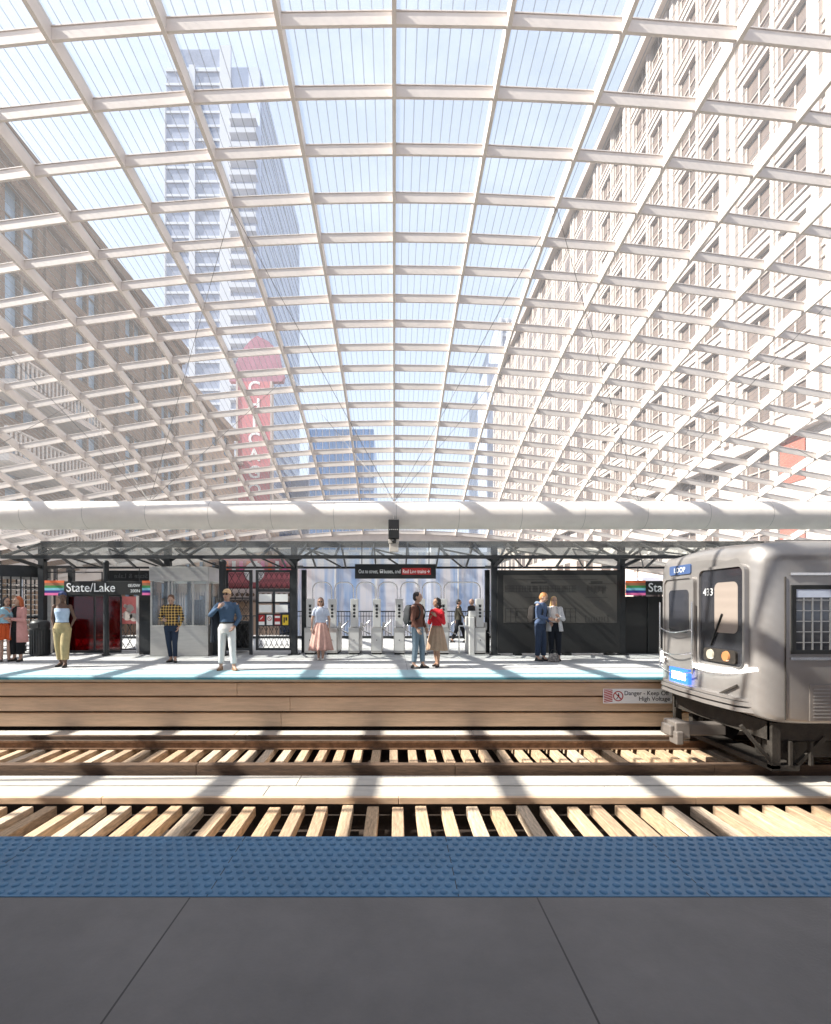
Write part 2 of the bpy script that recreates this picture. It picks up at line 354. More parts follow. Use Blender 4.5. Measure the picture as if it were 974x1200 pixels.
long_timber(9.42, 9.96, -1.19, -1.14, M['plank'], 'pale plank lying along the foot of the far platform', 'plank', 'walkway_plank', 4.8, 'walkway planks between the tracks')
long_timber(9.86, 10.0, -0.405, -0.145, M['wood'], 'upper brown timber facing of the far platform edge', 'timber', 'fascia_timber', 14.0, 'timber facings of the far platform')
long_timber(9.93, 10.06, -0.735, -0.45, M['wood'], 'middle brown timber facing of the far platform edge', 'timber', 'fascia_timber', 14.0, 'timber facings of the far platform')
long_timber(10.0, 10.14, -1.07, -0.79, M['wood'], 'lowest brown timber facing of the far platform edge', 'timber', 'fascia_timber', 14.0, 'timber facings of the far platform')
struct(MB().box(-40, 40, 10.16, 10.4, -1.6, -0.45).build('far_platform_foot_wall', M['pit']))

# danger sign on the fascia
t = thing('danger_sign', (PX(707, 9.84), 9.84, -0.26), 'white danger sign with red stripes on the far platform edge', 'sign')
W_ = 81*9.84/F
MB().box(0, W_, 0, 0.012, -0.30, 0).build('sign_board', M['sign_white'], t)
b = MB()
for k in range(9):
    x0 = 0.02; z = -0.285+k*0.035
    b.add([(0.012, -0.002, z-0.02), (0.19, -0.002, z+0.045-0.02), (0.19, -0.002, z+0.066-0.02), (0.012, -0.002, z+0.021-0.02)], [(0, 1, 2, 3)])
b.v = [(x, y, max(-0.288, min(-0.012, z))) for x, y, z in b.v]
b.build('hazard_stripes', M['red'], t)
b = MB(); cx, cz = 0.305, -0.15
for r0, r1, m_, yy in ((0.085, 0.105, 0, -0.003),):
    n = 28; vs = []
    for k in range(n):
        a = 2*math.pi*k/n; vs += [(cx+r0*math.cos(a), yy, cz+r0*math.sin(a)), (cx+r1*math.cos(a), yy, cz+r1*math.sin(a))]
    b.add(vs, [(2*k, 2*k+1, (2*k+3) % (2*n), (2*k+2) % (2*n)) for k in range(n)])
b.beam((cx-0.065, -0.006, cz+0.065), (cx+0.065, -0.006, cz-0.065), 0.004, 0.02)
b.box(cx-0.012, cx+0.02, -0.0045, -0.003, cz-0.01, cz+0.035, 1).box(cx-0.002, cx+0.016, -0.0045, -0.003, cz+0.04, cz+0.06, 1)
b.beam((cx, -0.0045, cz-0.01), (cx-0.035, -0.0045, cz-0.06), 0.002, 0.014, 1).beam((cx+0.01, -0.0045, cz-0.01), (cx+0.04, -0.0045, cz-0.055), 0.002, 0.014, 1)
b.build('prohibition_symbol', [M['red'], M['ink']], t)
text('lettering', 'Danger - Keep Off', 0.125, (25*9.84/F, -0.002, -0.13), M['ink'], t, bold=0.0, fit=52*9.84/F)
text('lettering', 'High Voltage', 0.125, (78*9.84/F, -0.002, -0.245), M['ink'], t, 'RIGHT', bold=0.0, fit=36*9.84/F)

# ------------------------------------------------------------------ glazed vault over the tracks
C_ = 1.73
def drop(x):
    a = abs(x)
    return a*a/114 if a < 10.4 else 0.949+0.182*(a-10.4)
def zb(x, y): return CH+8.75-0.0111*(y-6.5)**2-drop(x)
rows = [7.26, 8.26, 9.25, 10.25, 11.23, 12.16, 13.08, 14.0, 14.95, 15.88, 16.78, 17.74, 18.8, 19.68, 20.5, 21.36, 22.2, 23.03, 23.84, 24.64, 25.42, 26.2, 26.97]
back = [6.26-1.0*k for k in range(0, 22)]
rows_all = sorted(back+rows)
roof = thing('glass_vault_roof', (0, 0, 0), 'great glazed vault roof of cream steel ribs arching over the tracks', 'glass roof')
NR = 15
for n in range(-NR, NR+1):
    x = n*C_; b = MB(); ys = [rows_all[0]-0.4]+rows_all; pts = []
    fine = []
    for a, c in zip(ys, ys[1:]): fine += [a, (a+c)/2]
    fine.append(ys[-1]); w2 = 0.033
    vs = []
    for y in fine:
        z = zb(x, y); vs += [(x-w2, y, z), (x+w2, y, z), (x+w2, y, z+0.30), (x-w2, y, z+0.30)]
    fs = [(0, 1, 2, 3), tuple(4*(len(fine)-1)+k for k in (3, 2, 1, 0))]
    for i in range(len(fine)-1):
        for k in range(4): fs.append((4*i+k, 4*i+(k+1) % 4, 4*(i+1)+(k+1) % 4, 4*(i+1)+k))
    b.add(vs, fs); b.build('rib', M['roof_steel'], roof)
for y in rows_all:
    b = MB()
    for n in range(-NR, NR):
        x0, x1 = n*C_+0.0335, (n+1)*C_-0.0335
        za, zc = zb(x0, y)+0.03, zb(x1, y)+0.03
        vs = []
        for x, z in ((x0, za), (x1, zc)): vs += [(x, y-0.022, z), (x, y+0.022, z), (x, y+0.022, z+0.19), (x, y-0.022, z+0.19)]
        b.add(vs, [(0, 1, 2, 3), (7, 6, 5, 4), (0, 4, 5, 1), (1, 5, 6, 2), (2, 6, 7, 3), (3, 7, 4, 0)])
        vs = []   # flat cap carrying the glass gasket
        for x, z in ((x0, za+0.190), (x1, zc+0.190)): vs += [(x, y-0.035, z+0.003), (x, y+0.035, z+0.003), (x, y+0.035, z+0.02), (x, y-0.035, z+0.02)]
        b.add(vs, [(0, 1, 2, 3), (7, 6, 5, 4), (0, 4, 5, 1), (1, 5, 6, 2), (2, 6, 7, 3), (3, 7, 4, 0)])
    b.build('purlin', M['roof_steel'], roof)
b = MB(); xs = [n*C_ for n in range(-NR, NR+1)]
vs = [(x, y, zb(x, y)+0.245) for y in rows_all for x in xs]; nx = len(xs)
b.add(vs, [(j*nx+i, j*nx+i+1, (j+1)*nx+i+1, (j+1)*nx+i) for j in range(len(rows_all)-1) for i in range(nx-1)])
b.build('glazing', M['roof_glass'], roof)
b = MB(); ye = rows_all[-1]+0.06
for n in range(-NR, NR):
    x0, x1 = n*C_, (n+1)*C_; za, zc = zb(x0, ye), zb(x1, ye)
    b.add([(x0, ye, za-0.42), (x1, ye, zc-0.42), (x1, ye+0.3, zc-0.42), (x0, ye+0.3, za-0.42), (x0, ye, za+0.1), (x1, ye, zc+0.1), (x1, ye+0.3, zc+0.1), (x0, ye+0.3, za+0.1)], [(0,1,2,3),(4,5,6,7),(0,1,5,4),(2,3,7,6)])
b.build('edge_gutter', M['roof_steel'], roof)
# hangers from the vault to the tube
TY, TZ, TR = 11.6, CH+108*11.6/F, 0.335
def hanger(a, b_):
    MB().tube(a, b_, 0.006, 0.006, 6).build('hanger_cable', M['cable'], roof)
for ax, nodes in ((0, (-2, 2)), (5.9, (2, 6)), (-5.9, (-6, -2)), (12.0, (6,)), (-12.0, (-6,))):
    for n in nodes:
        for yy in (10.25, 15.88):
            hanger((ax, TY, TZ+TR-0.01), (n*C_, yy, zb(n*C_, yy)+0.02))
tube = thing('tube_beam', (0, TY, TZ), 'large white horizontal tube running across above the far platform', 'tube beam')
b = MB(); b.tube((-30, 0, 0), (30, 0, 0), TR, TR, 48)
b.build('tube', M['tube_paint'], tube)
b = MB(); x = -29.9+0.02
k0 = PX(170, 11.3)
for k in range(-18, 20): b.tube((k0+k*1.475, 0, 0), (k0+k*1.475+0.008, 0, 0), TR+0.0015, TR+0.0015, 48, cap=False)
o = b.build('seam_ring', M['seam'], tube)
# columns that carry the vault and the tube, well outside the picture
for sx in (-1, 1):
    t = thing('roof_column', (sx*27.5, 0, 0), 'white round column carrying the end of the tube beam', 'column', 'columns at the ends of the tube')
    MB().tube((0, TY, -7), (0, TY, TZ), 0.3, 0.3, 20).build('shaft', M['tube_paint'], t)
# device hanging on its wire
t = thing('hanging_camera_unit', (PX(461.5, 11.2), 11.2, PZ(647, 11.2)), 'black camera box with cream bracket hanging on a wire under the tube', 'camera')
b = MB().box(-0.125, 0.125, -0.12, 0.12, 0.30, 0.74); b.build('housing', M['black'], t, bevel=0.012)
b = MB()
b.box(-0.10, 0.11, -0.06, 0.06, 0.0, 0.20).box(-0.12, -0.02, -0.08, 0.05, 0.20, 0.298).box(0.05, 0.12, -0.08, 0.05, 0.20, 0.298); b.build('bracket', M['plank'], t, bevel=0.01)
b = MB().ell((0.0, -0.07, 0.25), 0.055, 0.055, 0.055); b.build('lens_dome', M['black'], t)
b = MB()
for k in range(5): b.box(-0.10+k*0.045, -0.085+k*0.045, -0.123, -0.1205, 0.50, 0.515)
b.build('indicator', M['sign_white'], t)
MB().tube((0, 0, 0.74), (0, 0.4, TZ+TR-PZ(647, 11.2)+0.02), 0.008, 0.008, 6).build('wire', M['cable'], t)

# unseen canopy above and behind the viewer, shaped to shade the near platform
t = thing('shade_canopy', (0, -3, 5.2), 'unseen opaque canopy just above the viewer, shaped to shade the near platform', 'canopy')
MB().box(-40, 40, -6, 4.83, 0, 0.12).build('roof_sheet', M['roof_steel'], t)
MB().box(-40, 40, 4.835, 4.89, -0.05, 0.2).build('gutter', M['dark'], t)
for k in range(-4, 5):
    MB().tube((k*7.5+3.2, -2, -5.2), (k*7.5+3.2, -2, 0), 0.09, 0.09, 12).build('post', M['dark'], t)

# ------------------------------------------------------------------ far platform glass canopy
CX0, CX1 = -10.45, 13.2
YE, YR, YB = 12.8, 14.3, 15.8
ZE, ZR, ZBk = PZ(652.5, 12.8), PZ(635.5, 14.3), PZ(665, 15.8)
cp = thing('glass_platform_canopy', (0, 14.3, 0), 'black framed pitched glass canopy along the far platform', 'canopy')
Y0 = 14.3
b = MB()
b.box(CX0, CX1, YR-Y0-0.09, YR-Y0+0.09, ZR-0.15, ZR+0.02).build('ridge_beam', M['dark'], cp)
MB().box(CX0, CX1, YE-Y0-0.04, YE-Y0+0.04, ZE-0.05, ZE+0.04).build('eave_beam', M['dark'], cp)
MB().box(CX0, CX1, YB-Y0-0.04, YB-Y0+0.04, ZBk-0.04, ZBk+0.03).build('eave_beam', M['dark'], cp)
MB().add([(CX0, YE-Y0, ZE+0.05), (CX1, YE-Y0, ZE+0.05), (CX1, -0.07, ZR+0.03), (CX0, -0.07, ZR+0.03)], [(0, 1, 2, 3)]).add(
    [(CX0, YB-Y0, ZBk+0.05), (CX1, YB-Y0, ZBk+0.05), (CX1, 0.07, ZR+0.03), (CX0, 0.07, ZR+0.03)], [(0, 1, 2, 3)]).build('roof_glazing', M['canopy_glass'], cp)
x = CX0; k = 0
while x < CX1:
    b = MB()
    b.beam((x, YE-Y0, ZE), (x, 0, ZR-0.03), 0.045, 0.07).beam((x, 0, ZR-0.03), (x, YB-Y0, ZBk), 0.045, 0.07)
    if k % 2 == 0:
        b.beam((x, 0, ZR-0.2), (x+0.9, YE-Y0+0.1, ZE+0.02), 0.035, 0.045).beam((x, 0, ZR-0.2), (x+0.85, YB-Y0-0.1, ZBk), 0.035, 0.045)
    b.build('rafter', M['dark'], cp); x += 0.985; k += 1
post_x = [PX(p, 14.3) for p in (50, 197, 345, 579, 728)]+[PX(728, 14.3)+3.77, PX(728, 14.3)+7.4]
for x in post_x:
    b = MB().box(x-0.085, x+0.085, -0.085, 0.085, 0, ZR-0.1).box(x-0.16, x+0.16, -0.16, 0.16, 0, 0.03)
    b.beam((x, 0, ZR-0.75), (x, YE-Y0+0.25, ZE+0.02), 0.07, 0.09).beam((x, 0, ZR-0.75), (x, YB-Y0-0.25, ZBk), 0.07, 0.09)
    b.beam((x, 0, ZR-0.6), (x-0.75, 0, ZR-0.12), 0.05, 0.07).beam((x, 0, ZR-0.6), (x+0.75, 0, ZR-0.12), 0.05, 0.07)
    b.build('post', M['dark'], cp, bevel=0.008, seg=1)
for px in (84, 356.5, 571):
    d = 15.0; x = PX(px, d)
    MB().box(x-0.07, x+0.07, 0.63, 0.77, 0, PZ(668, d)).build('rear_post', M['dark'], cp)

# free standing posts with round finials
for px, lab in ((124.5, 'slim black post with round top behind the left station name sign'), (261, 'thick black post with round top at the hinge of the ironwork gate')):
    d = 14.0; x = PX(px, d); h = PZ(662, d); r = 0.075 if px < 200 else 0.10
    t = thing('finial_post', (x, d, 0), lab, 'post')
    b = MB().tube((0, 0, 0), (0, 0, h), r, r, 16).tube((0, 0, 0), (0, 0, 0.05), r*1.5, r*1.5, 16); b.build('shaft', M['dark'], t)
    MB().ell((0, 0, h+0.05), r*1.15, r*1.15, r*1.15).build('finial', M['dark'], t)

# ------------------------------------------------------------------ station name signs
def flag(b, x0, x1, z0, z1, y, n0=0):
    for k in range(6): b.box(x0, x1, y, y+0.004, z1-(k+1)*(z1-z0)/6, z1-k*(z1-z0)/6-0.002, k)
fl = [M['orange'], M['brown'], M['green'], M['ltblue'], M['navy'], M['pink']]
def name_sign(px0, label, full):
    d = 13.9; s = d/F
    t = thing('station_name_sign', (PX(px0, d), d, PZ(697, d)), label, 'sign', 'station name signs')
    L = 127*s; H = 16*s; e = 23*s
    MB().box(e, L, 0, 0.06, 0, H).build('sign_board', M['black'], t, bevel=0.004, seg=1)
    b = MB(); flag(b, 0, e-0.002, -0.015, H+0.02, 0.01); b.box(0, e-0.002, 0.016, 0.05, -0.015, H+0.02, 0); b.build('stripe_panel', fl, t)
    b = MB(); flag(b, L-0.3, L-0.002, -0.01, H+0.015, -0.008); b.build('stripe_panel', fl, t)
    text('lettering', 'State/Lake', 0.36, (26*s, -0.003, 0.09), M['letter'], t, bold=0.002, fit=57*s)
    text('lettering', '0E/0W', 0.125, (L-0.36, -0.003, 0.225), M['dim_letter'] if False else M['letter'], t, 'RIGHT')
    text('lettering', '200N', 0.125, (L-0.36, -0.003, 0.07), M['letter'], t, 'RIGHT')
    b = MB().tube((0.35, 0.03, H), (0.35, 0.03, H+0.42), 0.012).tube((L-0.4, 0.03, H), (L-0.4, 0.03, H+0.42), 0.012); b.build('hanger_rod', M['dark'], t)
    return t
name_sign(52, 'black State/Lake sign with rainbow stripes above the dark red glass', True)
name_sign(734, 'black State/Lake sign partly hidden behind the train front', True)
# reversed dark sign behind
d = 14.5
t = thing('direction_sign', (PX(127, d), d, PZ(681, d)), 'dim black sign with mirrored lettering above the State/Lake sign', 'sign')
MB().box(0, 51*d/F, 0, 0.05, 0, 12.5*d/F).build('sign_board', M['black'], t)
text('lettering', 'State & Lake', 0.2, (51*d/F-0.12, -0.003, 0.09), M['dim_letter'], t, flip=True)
t = thing('blank_sign_frame', (PX(54, d), d, PZ(684, d)), 'thin black frame with empty middle over the rainbow stripes', 'sign frame')
w_ = 66*d/F; h_ = 14*d/F
MB().box(0, w_, 0, 0.03, h_-0.03, h_).box(0, 0.03, 0, 0.03, 0, h_-0.031).box(w_-0.03, w_, 0, 0.03, 0, h_-0.031).build('frame', M['dark'], t)

# exit sign over the turnstiles
d = 13.5; s = d/F
t = thing('exit_sign', (PX(416, d), d, PZ(678, d)), 'black hanging sign with red end reading out to street above the turnstiles', 'sign')
L, H = 95*s, 17*s
MB().box(0, L, 0, 0.10, 0, H).build('sign_box', M['black'], t, bevel=0.006, seg=1)
x = 55*s
MB().box(x, x+34*s, -0.003, -0.001, 0.11, H-0.11).build('red_panel', M['red'], t)
text('lettering', 'Out to street,', 0.155, (4.5*s, -0.003, 0.15), M['letter'], t, bold=0.0, fit=22.6*s)
b = MB().box(0, 0.085, -0.003, -0.001, 0.02, 0.10).box(0.01, 0.03, -0.003, -0.001, 0, 0.018).box(0.055, 0.075, -0.003, -0.001, 0, 0.018)
b.box(0.012, 0.073, -0.005, -0.0035, 0.05, 0.09, 1)
o = b.build('bus_symbol', [M['letter'], M['ink']], t); o.location = (29.3*s, 0, 0.15)
text('lettering', 'buses, and', 0.155, (34*s, -0.003, 0.15), M['letter'], t, bold=0.0, fit=19.3*s)
# measured so that the line ends before the red panel
text('lettering', 'Red Line trains', 0.15, (x+0.03, -0.006, 0.15), M['letter'], t, bold=0.0, fit=27*s)
b = MB(); b.beam((x+30*s-0.02, -0.006, 0.2), (x+30*s+0.06, -0.006, 0.2), 0.003, 0.014).beam((x+30*s+0.02, -0.006, 0.24), (x+30*s+0.06, -0.006, 0.20), 0.003, 0.014).beam((x+30*s+0.02, -0.006, 0.16), (x+30*s+0.06, -0.006, 0.2), 0.003, 0.014)
b.build('arrow', M['letter'], t)
for px in (424, 503): MB().tube(((px-416)*s, 0.05, H), ((px-416)*s, 0.05, H+0.62), 0.014).build('hanger_rod', M['dark'], t)

# ------------------------------------------------------------------ left: rotary gate, bin, red glass screen, booth, gates
d = 14.2
t = thing('revolving_gate', (PX(8, d), d+0.6, 0), 'tall dark revolving exit gate with curved top behind the two women', 'revolving gate')
r = 0.86
MB().tube((0, 0, 2.32), (0, 0, 2.64), r, r, 36).tube((0, 0, 2.30), (0, 0, 2.33), r+0.03, r+0.03, 36).build('top_drum', M['dark'], t)
b = MB()
for k in range(22):
    a = R(5+k*350/21)
    if 235 < math.degrees(a) < 262: continue
    b.tube((r*0.95*math.cos(a), r*0.95*math.sin(a), 0.0), (r*0.95*math.cos(a), r*0.95*math.sin(a), 2.30), 0.022, 0.022, 8)
for z in (0.05, 1.1, 2.0):
    p = [(r*0.95*math.cos(R(a)), r*0.95*math.sin(R(a)), z) for a in range(-95, 236, 12)]; b.path(p, 0.02, 6)
b.build('cage', M['dark'], t)
b = MB().tube((0, 0, 0), (0, 0, 2.3), 0.06, 0.06, 12)
for a in (20, 140, 260):
    for k in range(13):
        z = 0.25+k*0.155; b.tube((0, 0, z), (0.7*math.cos(R(a)), 0.7*math.sin(R(a)), z), 0.016, 0.016, 6)
b.build('rotor', M['chrome'], t)
MB().box(r-0.02, r+0.09, -0.10, 0.0, 0, 2.58).build('jamb', M['steel'], t)

t = thing('trash_bin', (PX(47, 14.0), 14.0, 0), 'dark cylindrical trash bin beside the revolving gate', 'trash bin')
rings = []
for rr, z in ((0.20, 0), (0.23, 0.02), (0.235, 0.78), (0.245, 0.80), (0.245, 0.95), (0.20, 1.02), (0.02, 1.04)):
    rings.append([(rr*math.cos(2*math.pi*k/24), rr*math.sin(2*math.pi*k/24), z) for k in range(24)])
MB().loft(rings).build('body', M['dark'], t)
MB().box(-0.13, 0.13, -0.25, -0.235, 0.82, 0.93).build('opening', M['black'], t)
b = MB()
for k in range(20):
    a = 2*math.pi*k/20; b.beam((0.24*math.cos(a), 0.24*math.sin(a), 0.06), (0.24*math.cos(a), 0.24*math.sin(a), 0.76), 0.02, 0.02)
b.build('slats', M['dark'], t)

def scroll(b, cx, cz, r, y, sgn=1, turns=1.4, w=0.012):
    pts = []
    for k in range(15):
        a = k/14*turns*2*math.pi; q = r*(1-0.75*k/14)
        pts.append((cx+sgn*q*math.cos(a), y, cz+q*math.sin(a)))
    b.path(pts, w/2, 4)
def iron_panel(b, x0, x1, z0, z1, y, w=0.014, step=0.22):
    n = max(2, round((x1-x0)/step)); s = (x1-x0)/n
    for i in range(n):
        a, c = x0+i*s, x0+(i+1)*s; m_ = (z0+z1)/2
        for (p, q) in (((a, z0), (c, m_)), ((c, z0), (a, m_)), ((a, m_), (c, z1)), ((c, m_), (a, z1))):
            b.beam((p[0], y, p[1]), (q[0], y, q[1]), w, w)
        for cz in (z0+(z1-z0)*0.12, z0+(z1-z0)*0.5, z0+(z1-z0)*0.88): scroll(b, (a+c)/2, cz, s*0.30, y-0.004, 1 if i % 2 else -1)
# red glass windscreen
d = 14.9; x0, x1 = PX(80, d), PX(142, d); zt = PZ(699, d)
t = thing('red_glass_screen', (x0, d, 0), 'dark red glass windscreen under the State/Lake sign', 'windscreen')
for a, c in ((0, (x1-x0)*0.49), ((x1-x0)*0.51, x1-x0)):
    MB().box(a+0.02, c-0.02, 0, 0.012, 0.08, zt).build('glass_panel', M['red_glass'], t)
MB().box(0, x1-x0, -0.02, 0.03, 0.0, 0.078).box(0, x1-x0, -0.02, 0.03, zt+0.002, zt+0.07).box(-0.03, 0.018, -0.02, 0.03, 0.08, zt).box(x1-x0-0.02, x1-x0+0.02, -0.02, 0.03, 0.08, zt).box((x1-x0)/2-0.02, (x1-x0)/2+0.02, -0.02, 0.03, 0.08, zt).build('frame', M['dark'], t)
x2 = PX(163, d)
t = thing('poster_glass_screen', (x1+0.03, d, 0), 'pink tinted glass panel with a pale picture beside the red glass', 'windscreen')
L = x2-x1-0.04
MB().box(0, L, 0, 0.012, 0.9, zt).build('glass_panel', M['pink_glass'], t)
b = MB()
for cx, cz, rr in ((0.16, 1.15, 0.15), (0.36, 1.1, 0.13), (0.24, 1.38, 0.12), (0.1, 1.45, 0.06)):
    n = 16; b.add([(cx+rr*math.cos(2*math.pi*k/n)*(1+0.2*math.sin(3*k)), -0.002, cz+rr*math.sin(2*math.pi*k/n)) for k in range(n)], [tuple(range(n))])
    b.v = b.v
b.build('printed_picture', M['cream_stone'], t)
MB().box(L-0.07, L, -0.02, 0.03, 0.0, zt+0.02).build('frame', M['white'], t)
# ornamental balustrade behind
d = 15.4
t = thing('iron_balustrade', (PX(52, d), d, 0), 'low scrolled wrought iron balustrade behind the red glass', 'balustrade')
xl = PX(176, d)-PX(52, d); b = MB(); b.box(0, xl, -0.02, 0.02, 0.98, 1.02).box(0, xl, -0.02, 0.02, 0.05, 0.09)
iron_panel(b, 0, xl, 0.1, 0.97, 0, 0.014, 0.26); b.build('ironwork', M['rail_iron'], t)
d = 14.4
t = thing('black_cabinet', (PX(163, d), d, 0), 'tall black cabinet between the red glass and the steel booth', 'cabinet')
MB().box(0, 14*d/F, 0, 0.4, 0, PZ(697, d)).build('body', M['black'], t, bevel=0.01)
MB().box(0.03, 14*d/F-0.03, -0.008, -0.002, 0.1, 1.0).build('door', M['dark'], t)

# agent booth
d = 13.85; s = d/F
t = thing('agent_booth', (PX(176, d), d, 0), 'stainless steel station agent booth with barred glass behind the plaid shirt man', 'booth')
L = 68*s; D_ = 1.5; z1, z2, z3 = PZ(733, d), PZ(681, d), PZ(664, d)
MB().box(0, L, 0, D_, 0, z1).build('lower_panel', M['steel'], t, bevel=0.01)
MB().box(-0.02, L+0.02, -0.02, D_+0.02, z2, z3).build('top_panel', M['steel'], t, bevel=0.01)
b = MB()
for x in (0.0, 0.30*L, 0.36*L, 0.72*L, L-0.05):
    b.box(x, x+0.05, 0.01, 0.05, z1+0.001, z2-0.001); b.box(x, x+0.05, D_-0.05, D_-0.01, z1+0.001, z2-0.001)
b.build('mullion', M['steel'], t)
MB().box(0.051, L-0.051, 0.022, 0.03, z1+0.002, z2-0.002).build('glass', M['clear_glass'], t); MB().box(0.051, L-0.051, D_-0.03, D_-0.022, z1+0.002, z2-0.002).build('glass', M['clear_glass'], t)
b = MB(); x = 0.1
while x < L*0.95:
    if not (0.28*L < x < 0.38*L): b.box(x, x+0.014, 0.08, 0.094, z1, z1+0.95)
    x += 0.075
b.build('bars', M['dark'], t)
MB().box(0.5*L, 0.5*L+0.35, 0.7, 0.95, z1, z1+0.75).box(0.56*L, 0.6*L, 0.3, 0.4, z1, z2-0.01).build('equipment', M['black'], t)
d = 14.2
t = thing('black_kiosk', (PX(246, d), d, 0), 'narrow dark pillar kiosk between the booth and the ironwork gate', 'kiosk')
MB().box(0, 14*d/F, 0, 0.35, 0, 1.35).build('body', M['dark'], t, bevel=0.01)
MB().box(0.02, 14*d/F-0.02, -0.006, -0.001, 0.95, 1.25).build('screen', M['black'], t)

# ironwork gates
d = 14.3; s = d/F
t = thing('ironwork_gate', (PX(265, d), d, 0), 'black gate with scrolled wrought iron infill behind the man in white trousers', 'gate')
L = 31*s; zt = PZ(668, d); b = MB()
b.box(0, L, -0.025, 0.025, zt-0.06, zt).box(0, 0.06, -0.025, 0.025, 0.12, zt-0.061).box(L-0.09, L, -0.025, 0.025, 0.0, zt-0.061).box(0.061, L-0.091, -0.025, 0.025, 0.12, 0.2).box(0.061, L-0.091, -0.02, 0.02, 0.95, 0.99).box(0.061, L-0.091, -0.02, 0.02, 1.66, 1.70)
b.build('gate_frame', M['dark'], t)
b = MB(); iron_panel(b, 0.06, L-0.09, 1.7, zt-0.06, 0, 0.012, 0.2); iron_panel(b, 0.06, L-0.09, 0.99, 1.66, 0, 0.012, 0.2); iron_panel(b, 0.06, L-0.09, 0.2, 0.95, 0, 0.012, 0.2); b.build('scrollwork', M['rail_iron'], t)
t = thing('placard_gate', (PX(300, d), d, 0), 'black gate holding four blank white placards and four small warning signs', 'gate')
L = 42*s; zt = PZ(668, d); zb_ = PZ(762, d); b = MB()
b.box(0, L, -0.03, 0.03, zt-0.07, zt).box(0, 0.075, -0.03, 0.03, zb_, zt-0.071).box(L-0.06, L, -0.03, 0.03, zb_, zt-0.071).box(0.076, L-0.061, -0.03, 0.03, zb_, zb_+0.07)
zm = [PZ(p, d) for p in (691, 693.5, 719, 734)]
b.box(0.076, L-0.061, -0.02, 0.02, zm[1], zm[0]+0.02)
b.box(0.076, L-0.061, -0.012, 0.012, PZ(734, d), PZ(719, d)).box(L/2-0.035, L/2+0.035, -0.02, 0.02, PZ(719, d)+0.002, zm[1]-0.002).box(0.076, L-0.061, -0.02, 0.02, PZ(706.5, d)-0.02, PZ(706.5, d)+0.02)
b.build('gate_frame', M['dark'], t)
b = MB(); iron_panel(b, 0.07, L-0.06, zm[0]+0.02, zt-0.07, 0, 0.011, 0.16); iron_panel(b, 0.07, L-0.06, zb_+0.07, PZ(734, d), 0, 0.011, 0.16); b.build('scrollwork', M['rail_iron'], t)
for i in (0, 1):
    for j in (0, 1):
        xa = 0.10 if i == 0 else L/2+0.05; zz = PZ(705.5, d) if j == 0 else PZ(718, d)
        MB().box(xa, xa+L/2-0.16, -0.03, -0.0205, zz+0.01, zz+0.235).build('placard', M['sign_white'], t)
for k, mm in enumerate(('red', 'sign_white', 'red', 'yellow')):
    xa = 0.09+k*0.235; zc = PZ(726.5, d); o = MB().box(xa, xa+0.17, -0.024, -0.0125, zc-0.15, zc+0.15).build('warning_sign', M[mm], t)
    if k == 0: MB().box(xa, xa+0.17, -0.027, -0.0245, zc-0.15, zc-0.05).beam((xa+0.05, -0.026, zc+0.02), (xa+0.12, -0.026, zc+0.10), 0.003, 0.02).build('marking', M['sign_white'], o)
    if k == 2: MB().box(xa+0.01, xa+0.16, -0.027, -0.0245, zc+0.06, zc+0.12).box(xa+0.01, xa+0.16, -0.027, -0.0245, zc-0.13, zc-0.05).build('marking', M['sign_white'], o)
    if k == 3: MB().box(xa+0.03, xa+0.07, -0.027, -0.0245, zc-0.08, zc+0.08).box(xa+0.09, xa+0.14, -0.027, -0.0245, zc-0.02, zc+0.08).build('marking', M['ink'], o)
    if k == 1:
        b = MB(); n = 20; vs = []
        for q in range(n):
            a = 2*math.pi*q/n; vs += [(xa+0.085+0.05*math.cos(a), -0.026, zc+0.04+0.05*math.sin(a)), (xa+0.085+0.066*math.cos(a), -0.026, zc+0.04+0.066*math.sin(a))]
        b.add(vs, [(2*q, 2*q+1, (2*q+3) % (2*n), (2*q+2) % (2*n)) for q in range(n)]).beam((xa+0.04, -0.027, zc+0.085), (xa+0.13, -0.027, zc-0.005), 0.002, 0.014); b.build('marking', M['red'], o)
t = thing('ornamental_bin', (PX(283, 15.2), 15.2, 0), 'black lattice litter bin seen through the ironwork gate', 'litter bin')
b = MB()
for k in range(16):
    a = 2*math.pi*k/16; a2 = a+0.8; b.beam((0.24*math.cos(a), 0.24*math.sin(a), 0.1), (0.24*math.cos(a2), 0.24*math.sin(a2), 0.95), 0.03, 0.012); b.beam((0.24*math.cos(a), 0.24*math.sin(a), 0.1), (0.24*math.cos(a-0.8), 0.24*math.sin(a-0.8), 0.95), 0.03, 0.012)
b.tube((0, 0, 0.93), (0, 0, 0.98), 0.26, 0.26, 20).tube((0, 0, 0.06), (0, 0, 0.12), 0.25, 0.25, 20); b.build('lattice', M['rail_iron'], t)
MB().tube((0, 0, 0.1), (0, 0, 0.9), 0.2, 0.2, 16).build('liner', M['black'], t)

